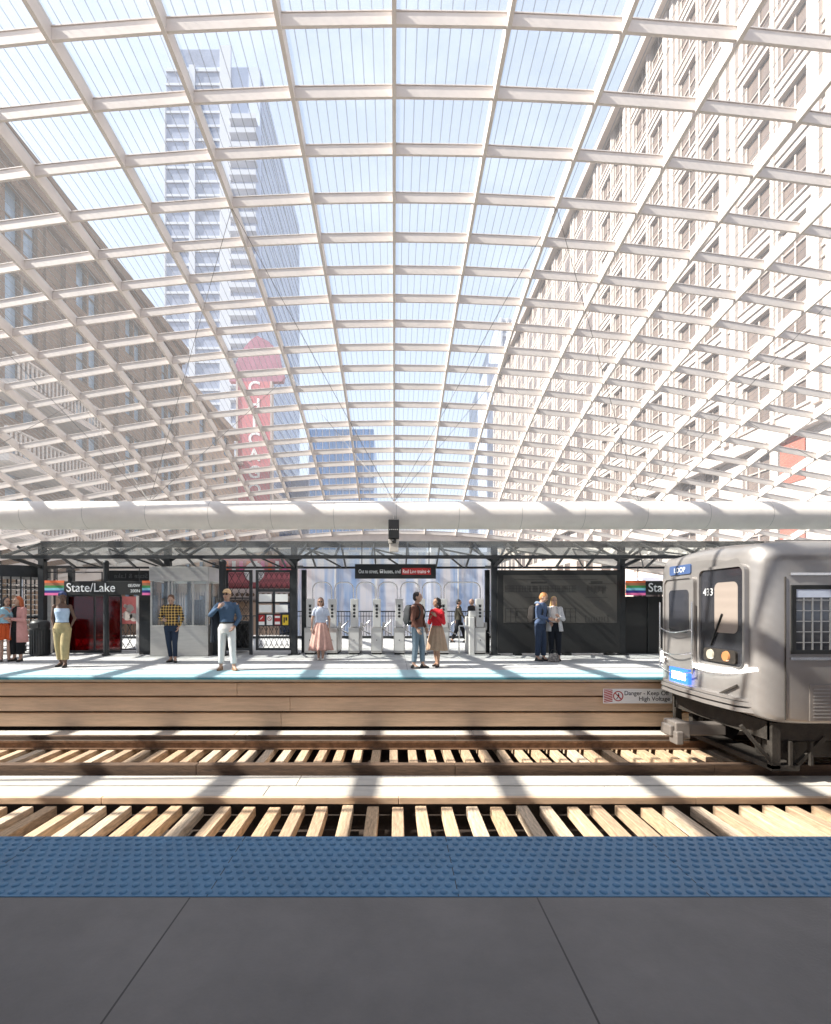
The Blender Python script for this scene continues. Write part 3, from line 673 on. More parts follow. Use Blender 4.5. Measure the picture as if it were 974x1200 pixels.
# ------------------------------------------------------------------ turnstiles
d = 14.3; s = d/F
def make_turnstile(lab):
    t = thing('turnstile', (0, d, 0), lab, 'turnstile', 'row of turnstiles on the far platform')
    w = 0.165
    MB().box(-w, w, 0, 1.25, 0.05, 0.80).build('cabinet', M['steel'], t, bevel=0.012)
    MB().box(-w+0.02, w-0.02, 0.03, 1.2, 0, 0.05).build('plinth', M['black'], t)
    MB().box(-w+0.03, w-0.03, -0.004, -0.0005, 0.12, 0.66).build('access_panel', M['white'], t)
    MB().box(-0.012, 0.012, -0.012, -0.0045, 0.42, 0.45).build('lock', M['ink'], t)
    p = MB().box(-0.115, 0.115, 0.06, 0.24, 0.802, 1.66).build('reader_post', M['white'], t, bevel=0.01)
    b = MB()
    for k, z in enumerate((1.44, 1.34, 1.24, 1.14)):
        n = 14; rr = 0.04
        b.add([(rr*math.cos(2*math.pi*q/n), 0.0575, z+rr*math.sin(2*math.pi*q/n)) for q in range(n)], [tuple(range(n))])
    b.box(-0.045, 0.045, 0.055, 0.0575, 1.47, 1.49); b.build('pictogram', M['ink'], p)
    b = MB(); b.box(w+0.001, w+0.07, 0.2, 0.45, 0.72, 0.95); b.build('card_reader', M['white'], t, bevel=0.015)
    b = MB()
    for a in (-30, 90, 210):
        b.tube((w+0.002, 0.75, 0.72), (w+0.26, 0.75+0.2*math.cos(R(a)), 0.72+0.28*math.sin(R(a))), 0.016, 0.016, 8)
    b.build('tripod_arm', M['chrome'], t)
    return t
def hoop(t, wid, h=2.17):
    b = MB(); r = 0.22; pts = [(-wid/2, 0.3, 0.80), (-wid/2, 0.3, h-r)]
    for k in range(1, 9): a = math.pi-k*math.pi/16; pts.append((-wid/2+r+r*math.cos(a), 0.3, h-r+r*math.sin(a)))
    for k in range(0, 9): a = math.pi/2-k*math.pi/16; pts.append((wid/2-r+r*math.cos(a), 0.3, h-r+r*math.sin(a)))
    pts.append((wid/2, 0.3, 0.80)); b.path(pts, 0.02, 8)
    return b
tpx = [363, 389, 415, 441.5, 468, 494, 520]
tl = ['turnstile hidden half behind the woman in the pink skirt, leftmost of the row', 'turnstile right beside the woman in the pink skirt', 'third turnstile from the left end of the row',
      'turnstile in the middle of the gap between pink skirt and backpack man', 'turnstile just left of the man with the grey backpack', 'turnstile behind the brown jacket of the backpack man', 'turnstile behind the woman in the red top']
proto = make_turnstile(tl[0]); proto.location.x = PX(tpx[0], d)
copies = [proto]
for i, px in enumerate(tpx[1:]):
    c = copy_tree(proto); c.location.x = PX(px, d); c['label'] = tl[i+1]; copies.append(c)
hm = hoop(None, 0.57).mesh('hoop'); hm.materials.append(M['chrome'])
for c in copies[:-1]:
    o = bpy.data.objects.new('hoop', hm); COL.objects.link(o); o.parent = c; o.location.x = 0.33
c = copy_tree(proto); c.location.x = PX(563, d); c['label'] = 'last turnstile with stepped white housing beside the dark map board'
for ch in list(c.children):
    if ch.name.startswith('hoop'): bpy.data.objects.remove(ch)
hoop(None, 1.1).build('hoop', M['chrome'], c).location.x = -0.50
MB().box(-0.33, -0.17, -0.02, 0.9, 0.0, 1.12).box(-0.32, -0.12, 0.0, 0.25, 1.121, 1.30).build('step_housing', M['white'], c, bevel=0.02)
MB().tube((-0.62, 0.1, 0.02), (-0.62, 0.1, 0.85), 0.02).tube((-0.62, 0.1, 0.85), (-0.34, 0.1, 0.85), 0.02).build('wide_gate', M['chrome'], c)

# ------------------------------------------------------------------ map board
d = 14.15; s = d/F
t = thing('map_board', (PX(583, d), d, 0), 'wide black board showing faint station elevation drawings behind the couple', 'board')
L = 144*s; zt = PZ(668, d)
MB().box(0, L, 0, 0.12, 0.06, zt).build('board', M['black'], t, bevel=0.006, seg=1)
px0, px1, py0, py1 = 590, 723, 674, 730
def bx(p): return (p-583)*s
pn = MB().box(bx(px0), bx(px1), -0.006, -0.001, PZ(py1, d), PZ(py0, d)).build('drawing_panel', M['map'], t)
b = MB()
def ln(xa, xb, ya, yb, th=0.5):
    b.box(bx(xa), bx(xb), -0.010, -0.0065, PZ(max(ya, yb)+th/2, d), PZ(min(ya, yb)-th/2, d))
for (xa, xb, y) in ((603, 700, 679), (620, 680, 676), (690, 722, 684), (592, 675, 690), (592, 675, 693.5), (592, 675, 686.5), (592, 675, 717), (592, 675, 713), (594, 674, 723), (592, 672, 729), (686, 712, 729), (615, 640, 700), (686, 712, 700), (686, 712, 689), (622, 640, 683.5), (692, 706, 683.5)): ln(xa, xb, y, y, 0.35)
x = 592
while x < 675: ln(x, x+0.4, 686.5, 693.5, 0); x += random.choice((1.2, 2, 3))
for x in (592, 598, 604, 618, 633, 648, 662, 668, 674): ln(x, x+0.5, 713, 729, 0)
for x in (605, 640, 645, 655): ln(x, x+1.5, 716, 722, 0)
x = 688
while x < 710: ln(x, x+0.5, 686, 694+random.uniform(-2, 2), 0); x += 1.6
ln(686, 686.5, 721, 729, 0); ln(712, 712.5, 721, 729, 0)
for x in range(690, 710, 3): ln(x, x+0.5, 723, 728, 0)
for (xa, xb, y) in ((622, 641, 682.3), (692, 706, 682.0)): ln(xa, xb, y, y, 1.2)
b.build('line_drawing', M['map_ink'], pn)
for x in (0.6, 2.05, 3.3): MB().box(x-0.1, x+0.1, -0.1, 0.2, 0, 0.06).build('foot', M['black'], t)
d = 14.6
t = thing('dark_windscreen', (PX(732, d), d, 0), 'dark glass windscreen under the hidden State/Lake sign beside the train', 'windscreen')
L = 110*d/F
MB().box(0, L, 0, 0.05, 0, PZ(699, d)).build('panel', M['black'], t)
for k in range(1, 4): MB().box(k*L/4-0.02, k*L/4+0.02, -0.03, -0.002, 0, PZ(699, d)).build('mullion', M['dark'], t)

# ------------------------------------------------------------------ concourse beyond: picket rail, channel glass
d = 21.8
t = thing('picket_railing', (PX(345, d), d, 0), 'dark picket railing at the far side of the concourse behind the turnstiles', 'railing')
L = PX(580, d)-PX(345, d); b = MB(); b.box(0, L, -0.025, 0.025, 1.2, 1.25).box(0, L, -0.02, 0.02, 1.0, 1.03).box(0, L, -0.05, 0.05, 0.0, 0.12).build('rails', M['dark'], t)
b = MB(); x = 0.0
while x < L: b.box(x, x+0.022, -0.011, 0.011, 0.121, 1.199); x += 0.125
o = b.build('pickets', M['dark'], t)
t = thing('channel_glass_wall', (PX(345, 22.6), 22.6, 0), 'tall pale bluish channel glass wall behind the picket railing', 'glass wall')
L = PX(585, 22.6)-PX(345, 22.6)
MB().box(0, L, 0, 0.012, 0, 4.0).build('glass', M['channel_glass'], t)
b = MB()
for k in range(0, 6): b.box(k*L/5-0.03, k*L/5+0.03, -0.06, -0.002, 0, 4.0)
b.build('fins', M['white'], t)
# side balustrade on the left of the concourse
t = thing('side_railing', (-22, 21.8, 0), 'dark railing along the concourse edge in front of the stone building', 'railing')
L = PX(340, d)+22; b = MB().box(0, L, -0.025, 0.025, 1.0, 1.05).box(0, L, -0.05, 0.05, 0, 0.1); x = 0
while x < L: b.box(x, x+0.02, -0.01, 0.01, 0.101, 0.999); x += 0.15
b.build('rails', M['dark'], t)

# ------------------------------------------------------------------ city buildings
def building_windows(root, cols, rows_, maker_meshes, face_x, sgn, cap=100, name='window'):
    """cols: list of (y0,y1); rows_: list of (z0,z1). meshes are unit windows (frame, pane) scaled per opening."""
    cells = [(c, r) for c in cols for r in rows_]
    cells.sort(key=lambda q: -((q[0][1]-q[0][0])*(q[1][1]-q[1][0]))/(q[0][0]**2))
    for i, (c, r) in enumerate(cells[:cap]):
        fr = bpy.data.objects.new(name, maker_meshes[0]); COL.objects.link(fr); fr.parent = root
        fr.location = (face_x, c[0], r[0]); fr.scale = (1, c[1]-c[0], r[1]-r[0])
        pn = bpy.data.objects.new('pane', maker_meshes[1]); COL.objects.link(pn); pn.parent = fr
    if len(cells) > cap:
        b = MB()
        for c, r in cells[cap:]:
            b.box(face_x+sgn*0.0, face_x+sgn*0.05, c[0], c[1], r[0], r[1], 0)
        o = b.build('distant_windows', maker_meshes[2], root); o['kind'] = 'stuff'

def side_wall(root, fx, sgn, y0, y1, z0, z1, cols, rows_, m, depth=0.45, name='wall'):
    """wall in the plane x=fx, outside towards -sgn, with real window openings (built as piers and spandrels)"""
    b = MB(); xa, xb = (fx, fx+sgn*depth)
    xa, xb = min(xa, xb), max(xa, xb)
    ys = y0
    for c in cols+[(y1, y1)]:
        if c[0] > ys: b.box(xa, xb, ys, c[0], z0, z1)
        ys = c[1]
    for c in cols:
        zs = z0
        for r in rows_+[(z1, z1)]:
            if r[0] > zs: b.box(xa, xb, c[0], c[1], zs, r[0])
            zs = r[1]
    return b.build(name, m, root)

def win_meshes(sgn, fm, gm, bars=(0.5,), hb=(0.5,)):
    b = MB(); e = 0.05
    a, c = (0.20, 0.28) if sgn > 0 else (-0.28, -0.20)
    b.box(a, c, 0, e, 0, 1).box(a, c, 1-e, 1, 0, 1).box(a, c, e, 1-e, 0, 0.03).box(a, c, e, 1-e, 0.97, 1)
    for q in bars: b.box(a, c, q-0.025, q+0.025, 0.03, 0.97)
    for q in hb: b.box(a+0.01, c-0.01, e, 1-e, q-0.015, q+0.015)
    f = b.mesh('window'); f.materials.append(fm)
    g = MB().box(*sorted((sgn*0.30, sgn*0.34)), 0, 1, 0, 1).mesh('pane'); g.materials.append(gm)
    return f, g, gm

M['brick'] = mat('brick_red_panel', (0.36, 0.10, 0.07), 0.7, 0, 0.15, 1)
# right: cream terracotta block, facing left
rb = thing('cream_office_block', (22, 23, -7), 'tall cream terracotta office block with rows of dark paired windows', 'building')
oy, oz = 23, -7
cols = []
y = 25.7
while y < 104:
    cols += [(y-oy, y+1.9-oy), (y+2.5-oy, y+4.7-oy)]; y += 6.9
rws = []
z = 12.4
while z < 47: rws.append((z-oz, z+2.75-oz)); z += 3.83
low = [(0.4-oz, 3.2-oz), (4.6-oz, 7.0-oz), (8.3-oz, 11.0-oz)]
side_wall(rb, 0, 1, 0, 84, 0, 57, cols, low+rws, M['cream_stone'])
MB().box(0.46, 22, 0, 84, 0, 56.9).build('core', M['cream_stone'], rb)
b = MB()
for zz in [r[1]+0.35 for r in rws]+[r[0]-0.14 for r in rws]: b.box(-0.10, -0.002, 0.3, 83.7, zz, zz+0.14)
b.build('string_course', M['cream_stone'], rb)
b = MB()
y = 25.7
while y < 104:
    for yy in (y-1.0, y-1.85): b.box(-0.22, -0.002, yy-oy, yy+0.45-oy, 19.0, 56.2)
    b.box(-0.14, -0.002, y+2.05-oy, y+2.3-oy, 19.0, 56.2); y += 6.9
b.build('pilaster', M['cream_stone'], rb)
MB().box(-0.9, -0.002, -0.5, 84, 56.25, 57.1).box(-0.5, -0.003, -0.3, 84, 17.9, 18.5).build('cornice', M['cream_stone'], rb)
fm = win_meshes(1, M['pale_frame'], M['win'], (0.5,), (0.5,))
building_windows(rb, cols, low+rws, fm, 0, 1)
for r in ((8.3, 11.0), (4.6, 7.0)):
    MB().box(-0.04, 0.15, 25.75-oy, 27.4-oy, r[0]-oz, r[1]-oz).build('red_banner', M['brick'], rb)
b = MB()
for yy in (25.0, 32.5, 39.5, 46.5): b.box(-1.6, -0.004, yy-oy, yy+4.5-oy, 3.6-oz, 3.9-oz)
b.build('shop_awning', M['tower_side'], rb)

# left: brown stone block facing right
lb = thing('brown_stone_block', (-22, 24, -7), 'brown stone office block with tall bluish windows and a heavy cornice', 'building')
oy = 24; cols = []
y = 27.2
while y < 46: cols += [(y-oy, y+1.15-oy), (y+1.35-oy, y+2.5-oy)]; y += 6.1
rws = [(-4-oz, -1-oz)]
z = 2.2
while z < 25.5: rws.append((z-oz, z+3.5-oz)); z += 5.05
side_wall(lb, 0, -1, 0, 25, 0, 34.6, cols, rws, M['brown_stone'])
MB().box(-20, -0.46, 0, 25, 0, 34.5).build('core', M['brown_stone'], lb)
MB().box(0.002, 1.1, -0.6, 25.15, 34.0, 34.7).box(0.002, 0.7, -0.4, 25.1, 33.2, 33.97).box(0.002, 0.4, -0.2, 25.05, 32.4, 33.17).box(0.002, 0.5, -0.2, 25.05, 15.2, 15.7).build('cornice', M['brown_stone'], lb)
MB().box(0.002, 0.30, 0.2, 14, 0.2, 12.0).build('base_course', M['beige_stone'], lb)
for zz, yy0, yy1 in ((12.02, 0.0, 15.0), (15.9, 0.5, 9.5), (19.9, 1.0, 8.5)):
    b = MB().box(0.302, 2.4, yy0, yy1, zz, zz+0.35).box(0.302, 2.2, yy0+0.2, yy1-0.2, zz+0.352, zz+0.5)
    k = yy0+0.3
    while k < yy1: b.box(2.2, 2.26, k, k+0.10, zz+0.52, zz+1.7); k += 0.32
    b.box(2.15, 2.3, yy0, yy1, zz+1.702, zz+1.8).build('terrace', M['cream_stone'], lb)
b = MB()
y = 27.2
while y < 46:
    b.box(0.002, 0.3, y-1.5-oy, y-0.6-oy, 8, 32.2); b.box(0.002, 0.16, y+3.0-oy, y+3.3-oy, 8, 32.2); y += 6.1
b.build('pilaster', M['brown_stone'], lb)
fm = win_meshes(-1, M['frame'], M['win_blue'], (), (0.45,))
building_windows(lb, cols, rws, fm, 0, -1)
# pale low wall of the same corner, seen under the canopy
t = thing('pale_stone_house', (-22, 49.2, -7), 'darker narrow building between the brown block and the red theatre sign', 'building')
cols = [(1.5, 3.2), (5.2, 6.9), (9, 10.7), (13, 14.7)]; rws = [(k*4.2+3, k*4.2+5.6) for k in range(7)]
side_wall(t, 0, -1, 0, 17, 0, 32.0, cols, rws, M['beige_stone'])
MB().box(-20, -0.46, 0, 17, 0, 31.9).build('core', M['beige_stone'], t)
MB().box(0.002, 0.8, 0, 17, 31.3, 32.1).build('cornice', M['beige_stone'], t)
building_windows(t, cols, rws, fm, 0, -1)

# theatre with the vertical sign and marquee
th = thing('theatre_building', (-22, 66.3, -7), 'ornate pale theatre front carrying the tall red vertical sign', 'building')
MB().box(-20, 0, 0, 26, 0, 29).build('wall', M['beige_stone'], th)
b = MB()
for k in range(9):
    a0, a1 = math.pi*k/9, math.pi*(k+1)/9
    b.add([(0.05, 13-9*math.cos(a0), 12+9*math.sin(a0)), (0.05, 13-9*math.cos(a1), 12+9*math.sin(a1)), (0.05, 13-7.8*math.cos(a1), 12+7.8*math.sin(a1)), (0.05, 13-7.8*math.cos(a0), 12+7.8*math.sin(a0)),
           (0.6, 13-9*math.cos(a0), 12+9*math.sin(a0)), (0.6, 13-9*math.cos(a1), 12+9*math.sin(a1)), (0.6, 13-7.8*math.cos(a1), 12+7.8*math.sin(a1)), (0.6, 13-7.8*math.cos(a0), 12+7.8*math.sin(a0))], [(0,1,5,4),(2,3,7,6),(4,5,6,7),(0,4,7,3),(1,2,6,5)])
b.build('arch', M['cream_stone'], th)
MB().box(0.002, 1.0, 0, 26, 28.2, 29.1).build('cornice', M['cream_stone'], th)
d = 67.0
sg = thing('vertical_theatre_sign', (PX(279, d), d, PZ(592, d)), 'tall red vertical sign reading CHICAGO above the street', 'sign')
s = d/F; H = (592-447)*s; Wd = 44*s
M['sign_rose'] = mat('hazed_sign_red', (0.52, 0.16, 0.18), 0.6, 0, 0.1, 0.5)  # sign red paled by haze and glare put into the colour
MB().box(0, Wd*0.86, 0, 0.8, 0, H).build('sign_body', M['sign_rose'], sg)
prof = [(-1.2, H), (-1.2, H+0.9), (-0.4, H+2.2), (0.4, H+4.2), (1.6, H+5.6), (Wd/2, H+6.4), (Wd-1.0, H+5.6), (Wd+0.4, H+4.2), (Wd+0.8, H+2.2), (Wd+1.2, H+0.9), (Wd+1.0, H)]
n = len(prof); b = MB(); b.add([(x, 0, z) for x, z in prof]+[(x, 0.8, z) for x, z in prof], [tuple(range(n)), tuple(range(2*n-1, n-1, -1))]+[(k, (k+1) % n, n+(k+1) % n, n+k) for k in range(n)])
b.build('crest', mat('hazed_plum', (0.36, 0.14, 0.2), 0.6, 0, 0.2, 0.4), sg)  # crest plum with the same haze put into the colour
b = MB().box(-0.25, 0, -0.1, 0.9, 0, H).box(Wd*0.86, Wd*0.86+0.25, -0.1, 0.9, 0, H); b.build('border', M['cream_stone'], sg)
for k, ch in enumerate('CHICAGO'):
    py = (452, 472, 492, 512, 531, 551, 572)[k]
    text('letter', ch, 2.4, (Wd*0.43, -0.02, (592-py-9)*s), M['sign_white'], sg, 'CENTER', bold=0.05, ext=0.01)
mq = thing('theatre_marquee', (-22, 60, PZ(705, 64)), 'red and orange lit theatre marquee with a white curved band over the street', 'marquee')
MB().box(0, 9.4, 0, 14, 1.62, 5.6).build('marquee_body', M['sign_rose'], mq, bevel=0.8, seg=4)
MB().box(0, 9.8, -0.4, 14.4, 0, 1.58).build('white_band', M['cream_stone'], mq, bevel=0.5, seg=3)
b = MB()
for k in range(9): b.box(0.9+k*0.9, 1.35+k*0.9, -0.05, -0.004, 3.7, 5.0, k % 3)
b.build('stripes', [M['orange'], M['sign_white'], M['pink']], mq)
b = MB()
for k in range(14): b.tube((0.6+k*0.65, -0.46, 0.8), (0.6+k*0.65, -0.40, 0.8), 0.22, 0.22, 12)
b.build('letter_disc', M['brown_stone'], mq)
MB().tube((4.6, -0.14, 3.6), (4.6, -0.055, 3.6), 1.25, 1.25, 28).build('roundel', M['sign_white'], mq)

# tower with balconies
d = 130; s = d/F
tw = thing('residential_tower', (PX(195, d), d, -7), 'very tall pale apartment tower with stacked balconies seen through the roof', 'tower')
W1 = (305-195)*s; top = PZ(77, d)+7
MB().box(0, W1-0.2, 0.4, 55, 0, top).build('core', M['tower_side'], tw)
z = 0; zs = []
while z < top-3: zs.append(z); z += 3.75
b = MB()
gx0, gx1 = 0.0, (258-195)*s
for i, z in enumerate(zs): b.box(gx0, gx1-0.01, 0.1, 0.39, z, z+3.1)
gl = b.build('window_band', M['tower_glass'], tw)
b = MB()
for i, z in enumerate(zs): b.box(gx0-0.15, gx1, -0.15, 0.395, z+3.105, z+3.74)
b.box((222-195)*s, (229-195)*s, -0.3, 0.09, 0, top).box(-0.5, -0.16, -0.2, 0.39, 0, top-8)
b.build('spandrel', M['tower'], tw)
MB().box(gx1+0.01, (271-195)*s, -0.4, 0.38, 0, PZ(55, d)+7).build('pier', M['tower'], tw)
MB().box((205-195)*s, gx1, 0.6, 20, top, PZ(55, d)+7).build('penthouse', M['tower_glass'], tw)
for i, z in enumerate(zs):
    if z > top-14: continue
    x0, x1 = (271-195)*s, (302-195)*s
    MB().box(x0+0.02, x1, -1.8, 0.38, z, z+0.3).box(x0+0.02, x1, -1.8, -1.7, z+0.3, z+1.35).build('balcony', M['tower'], tw)
b = MB()
for i, z in enumerate(zs): b.box(W1-0.19, W1-0.05, 2, 54, z+0.6, z+3.0)
b.build('side_windows', M['tower_glass'], tw)
# blue banded block, centre left
d = 150; s = d/F
t = thing('blue_banded_block', (PX(362, d), d, -7), 'low blue glass building with white floor bands at the end of the street', 'building')
W1 = (438-362)*s; top = PZ(503, d)+7
MB().box(0, W1, 0, 30, 0, top).build('glass_wall', M['blue_glass'], t)
b = MB(); z = 2
while z < top: b.box(-0.2, W1+0.2, -0.3, -0.01, z, z+1.0); z += 3.9
b.build('floor_band', M['tower'], t)
b = MB(); x = 0.0
while x < W1: b.box(x, x+0.25, -0.2, -0.011, 0, top); x += 2.1
b.build('mullion', M['tower'], t)
# blue glass tower, right
t = thing('blue_glass_tower', (PX(571, 125), 125, -7), 'slim blue glass tower beside the cream office block', 'tower')
s = 125/F; top = PZ(372, 125)+7
MB().box(0, 3.2, 0, 30, 0, top-12).build('blue_fin', M['tower_glass'], t)
MB().box(3.25, 20, 0.5, 30, 0, top).build('glass_wall', M['tower_glass'], t)
b = MB(); x = 3.4
while x < 19: b.box(x, x+0.6, 0.1, 0.49, 0, top); x += 1.7
z = 3
while z < top: b.box(3.3, 19.9, 0.25, 0.495, z, z+0.8); z += 3.8
b.build('grid', M['tower'], t)
# pale buildings far down the street
for i, (p0, p1, py, d, lab) in enumerate(((440, 500, 610, 260, 'pale low office slab farthest down the street'), (505, 566, 640, 230, 'pale squat building far down the street beside the blue tower'), (340, 362, 560, 170, 'narrow pale slab between theatre sign and blue building'))):
    t = thing('office_slab', (PX(p0, d), d, -7), lab, 'building')
    s = d/F; W1 = (p1-p0)*s; top = PZ(py, d)+7
    MB().box(0, W1, 0, 30, 0, top).build('wall', M['tower'], t)
    b = MB(); z = 2
    while z < top-2: b.box(0.5, W1-0.5, -0.15, -0.01, z, z+1.8); z += 3.8
    b.build('window_band', M['tower_glass'], t)

# ------------------------------------------------------------------ train
tr = thing('commuter_train', (0, 8.25, 0), 'silver commuter train entering on the far track with lit front lamps', 'train')
def sect(x, w, zt, zb__, rt, rb_, skew=0):
    pts = []
    def arc(cy_, cz_, r, a0, a1, n):
        for k in range(n+1): a = R(a0+(a1-a0)*k/n); pts.append((x, cy_+r*math.cos(a), cz_+r*math.sin(a)))
    arc(w-rt, zt-rt, rt, 0, 55, 6); 
    # crowned roof
    for k in range(1, 8): q = k/8; yy = (w-rt*0.45)*(1-2*q); pts.append((x, yy, zt-0.10+0.10*math.cos((q-0.5)*math.pi)+0.0))
    arc(-(w-rt), zt-rt, rt, 125, 180, 6)
    arc(-(w-rb_), zb__+rb_, rb_, 180, 270, 4); arc(w-rb_, zb__+rb_, rb_, 270, 360, 4)
    return pts
zt, zbm = 2.44, -0.27
secs = [sect(5.235, 1.00, zt-0.24, zbm+0.22, 0.22, 0.12), sect(5.25, 1.10, zt-0.17, zbm+0.15, 0.28, 0.12), sect(5.29, 1.22, zt-0.10, zbm+0.09, 0.33, 0.12), sect(5.36, 1.31, zt-0.05, zbm+0.05, 0.36, 0.12), sect(5.47, 1.375, zt-0.018, zbm+0.02, 0.38, 0.11),
        sect(5.62, 1.405, zt-0.004, zbm+0.005, 0.38, 0.10), sect(5.85, 1.412, zt, zbm, 0.38, 0.08), sect(19.8, 1.412, zt, zbm, 0.38, 0.08)]
body = MB().loft(secs, 0).build('body', [M['train'], M['train_low']], tr)
XF = 5.225
YC = 0.0
# coordinates on the front: y positive is away from the viewer
def front_panel(name, y0, y1, z0, z1, m, x=XF, th=0.02, r=0.07, parent=tr, bev=0.0):
    n = 6; p = []
    for cx, cz, a0 in ((y1-r, z1-r, 0), (y0+r, z1-r, 90), (y0+r, z0+r, 180), (y1-r, z0+r, 270)):
        for k in range(n+1): a = R(a0+90*k/n); p.append((cx+r*math.cos(a), cz+r*math.sin(a)))
    k_ = len(p)
    b = MB(); b.add([(x-th, a, c) for a, c in p]+[(x+0.05, a, c) for a, c in p], [tuple(range(k_)), tuple(range(2*k_-1, k_-1, -1))]+[(k, (k+1) % k_, k_+(k+1) % k_, k_+k) for k in range(k_)])
    return b.build(name, m, parent)
def front_ring(name, y0, y1, z0, z1, m, e=0.05, x=XF, th=0.03, r=0.10):
    def rr(y0, y1, z0, z1, r):
        p = []; n = 6
        for cx, cz, a0 in ((y1-r, z1-r, 0), (y0+r, z1-r, 90), (y0+r, z0+r, 180), (y1-r, z0+r, 270)):
            for k in range(n+1): a = R(a0+90*k/n); p.append((cx+r*math.cos(a), cz+r*math.sin(a)))
        return p
    o = rr(y0-e, y1+e, z0-e, z1+e, r+e*0.7); i = rr(y0, y1, z0, z1, r); n = len(o)
    b = MB(); vs = [(x-th, a, c) for a, c in o]+[(x-th, a, c) for a, c in i]+[(x+0.06, a, c) for a, c in o]+[(x+0.0, a, c) for a, c in i]
    fs = []
    for k in range(n):
        k2 = (k+1) % n; fs += [(k, k2, n+k2, n+k), (2*n+k, k, k2, 2*n+k2)[::1], (n+k, n+k2, 3*n+k2, 3*n+k)]
    b.add(vs, fs); return b.build(name, m, tr)
# far window / door leaf
door = front_panel('end_door', 0.12, 0.98, 0.35, 1.92, M['train'], th=0.022, r=0.10)
front_ring('door_frame', 0.12, 0.98, 0.35, 1.92, M['train'], 0.045, th=0.05)
front_panel('door_window', 0.25, 0.85, 0.95, 1.72, M['train_glass'], x=XF-0.024, th=0.006, r=0.08, parent=door)
# windshield
front_ring('windshield_frame', -1.08, -0.06, 0.50, 2.02, M['train'], 0.045, th=0.04, r=0.10)
ws = front_panel('windshield', -1.08, -0.06, 0.50, 2.02, M['train_glass'], th=0.010, r=0.10)
front_panel('glass_reflection', -0.95, -0.42, 1.0, 1.80, M['cream'], x=XF-0.011, th=0.004, r=0.1, parent=ws)  # pale panel painting a reflection onto the windshield
MB().beam((XF-0.03, -0.35, 0.78), (XF-0.03, -0.62, 1.30), 0.02, 0.02).build('wiper', M['black'], ws)
# destination display (upper far corner)
ds = front_panel('destination_display', 0.22, 0.86, 2.00, 2.17, mat('display_navy', (0.06, 0.10, 0.22), 0.4), th=0.012, r=0.03)
# car number
def ftext(s, size, y, z, m, x):
    return text('car_number', s, size, (x, y, z), m, tr, 'CENTER', bold=0.0, rot=(R(90), 0, R(-90)))
ftext('433', 0.17, -0.27, 1.60, M['sign_white'], XF-0.02)
ftext('LOOP', 0.13, 0.54, 2.04, M['sign_white'], XF-0.016)
# safety chains and grab bars
for z in (1.02, 0.62, 0.28):
    p = [(XF-0.10-0.05*math.sin(math.pi*k/12), 0.05+1.0*k/12, z-0.07*math.sin(math.pi*k/12)) for k in range(13)]
    MB().path(p, 0.012, 6).build('safety_chain', M['chrome'], tr)
for y in (0.05, 1.05): MB().tube((XF-0.09, y, 0.25), (XF-0.09, y, 1.5), 0.015).build('grab_bar', M['chrome'], tr)
# lamps
M['lens_grey'] = mat('clear_lamp_lens', (0.42, 0.38, 0.30), 0.2); M['lens_amber'] = mat('amber_lamp_lens', (0.45, 0.20, 0.08), 0.2)
hl = front_panel('headlight_cluster', -0.95, -0.20, 0.53, 0.74, M['grime'], x=XF-0.03, th=0.02, r=0.06)
for y, mm in ((-0.38, 'lens_grey'), (-0.75, 'lens_amber')):
    b = MB().tube((XF-0.075, y, 0.64), (XF-0.05, y, 0.64), 0.075, 0.085, 20); b.build('lamp', M[mm], hl)
def bar(pts, r, name='light_bar', m=None): MB().path(pts, r, 10).build(name, m or M['glow_white'], tr)
bar([(XF-0.03, 0.04, 0.40), (XF-0.05, -0.35, 0.39), (XF-0.035, -0.75, 0.42), (XF+0.01, -1.02, 0.46), (XF+0.10, -1.22, 0.50)], 0.042)
bar([(XF+0.06, 1.22, 0.50), (XF-0.01, 1.08, 0.44), (XF-0.03, 1.0, 0.40)], 0.06)
dp = front_panel('blue_display', 0.22, 0.80, 0.02, 0.30, M['glow_blue'], x=XF-0.02, th=0.03, r=0.03)
b = MB()
for k in range(3): b.box(XF-0.056, XF-0.051, 0.30+k*0.15, 0.41+k*0.15, 0.10, 0.23)
b.build('lit_letters', M['glow_white'], dp)
# bumper / anticlimber
rings = []
b = MB()
for z0_, z1_, off in ((-0.16, -0.10, 0.16), (-0.07, -0.01, 0.18), (0.0, 0.04, 0.13)):
    pl = [(XF+0.16, 1.28), (XF-off*0.55, 1.0), (XF-off, 0.4), (XF-off, -0.4), (XF-off*0.55, -1.0), (XF+0.16, -1.28)]
    for (xa, ya), (xb, yb) in zip(pl, pl[1:]):
        b.add([(xa, ya, z0_), (xb, yb, z0_), (xb, yb, z1_), (xa, ya, z1_), (XF+0.3, ya, z0_), (XF+0.3, yb, z0_), (XF+0.3, yb, z1_), (XF+0.3, ya, z1_)], [(0,1,2,3),(0,4,5,1),(3,2,6,7)])
b.build('bumper', M['train'], tr)
MB().beam((XF-0.03, -0.55, 0.02), (XF-0.02, -0.95, 0.22), 0.02, 0.03).build('step_bar', M['grime'], tr)
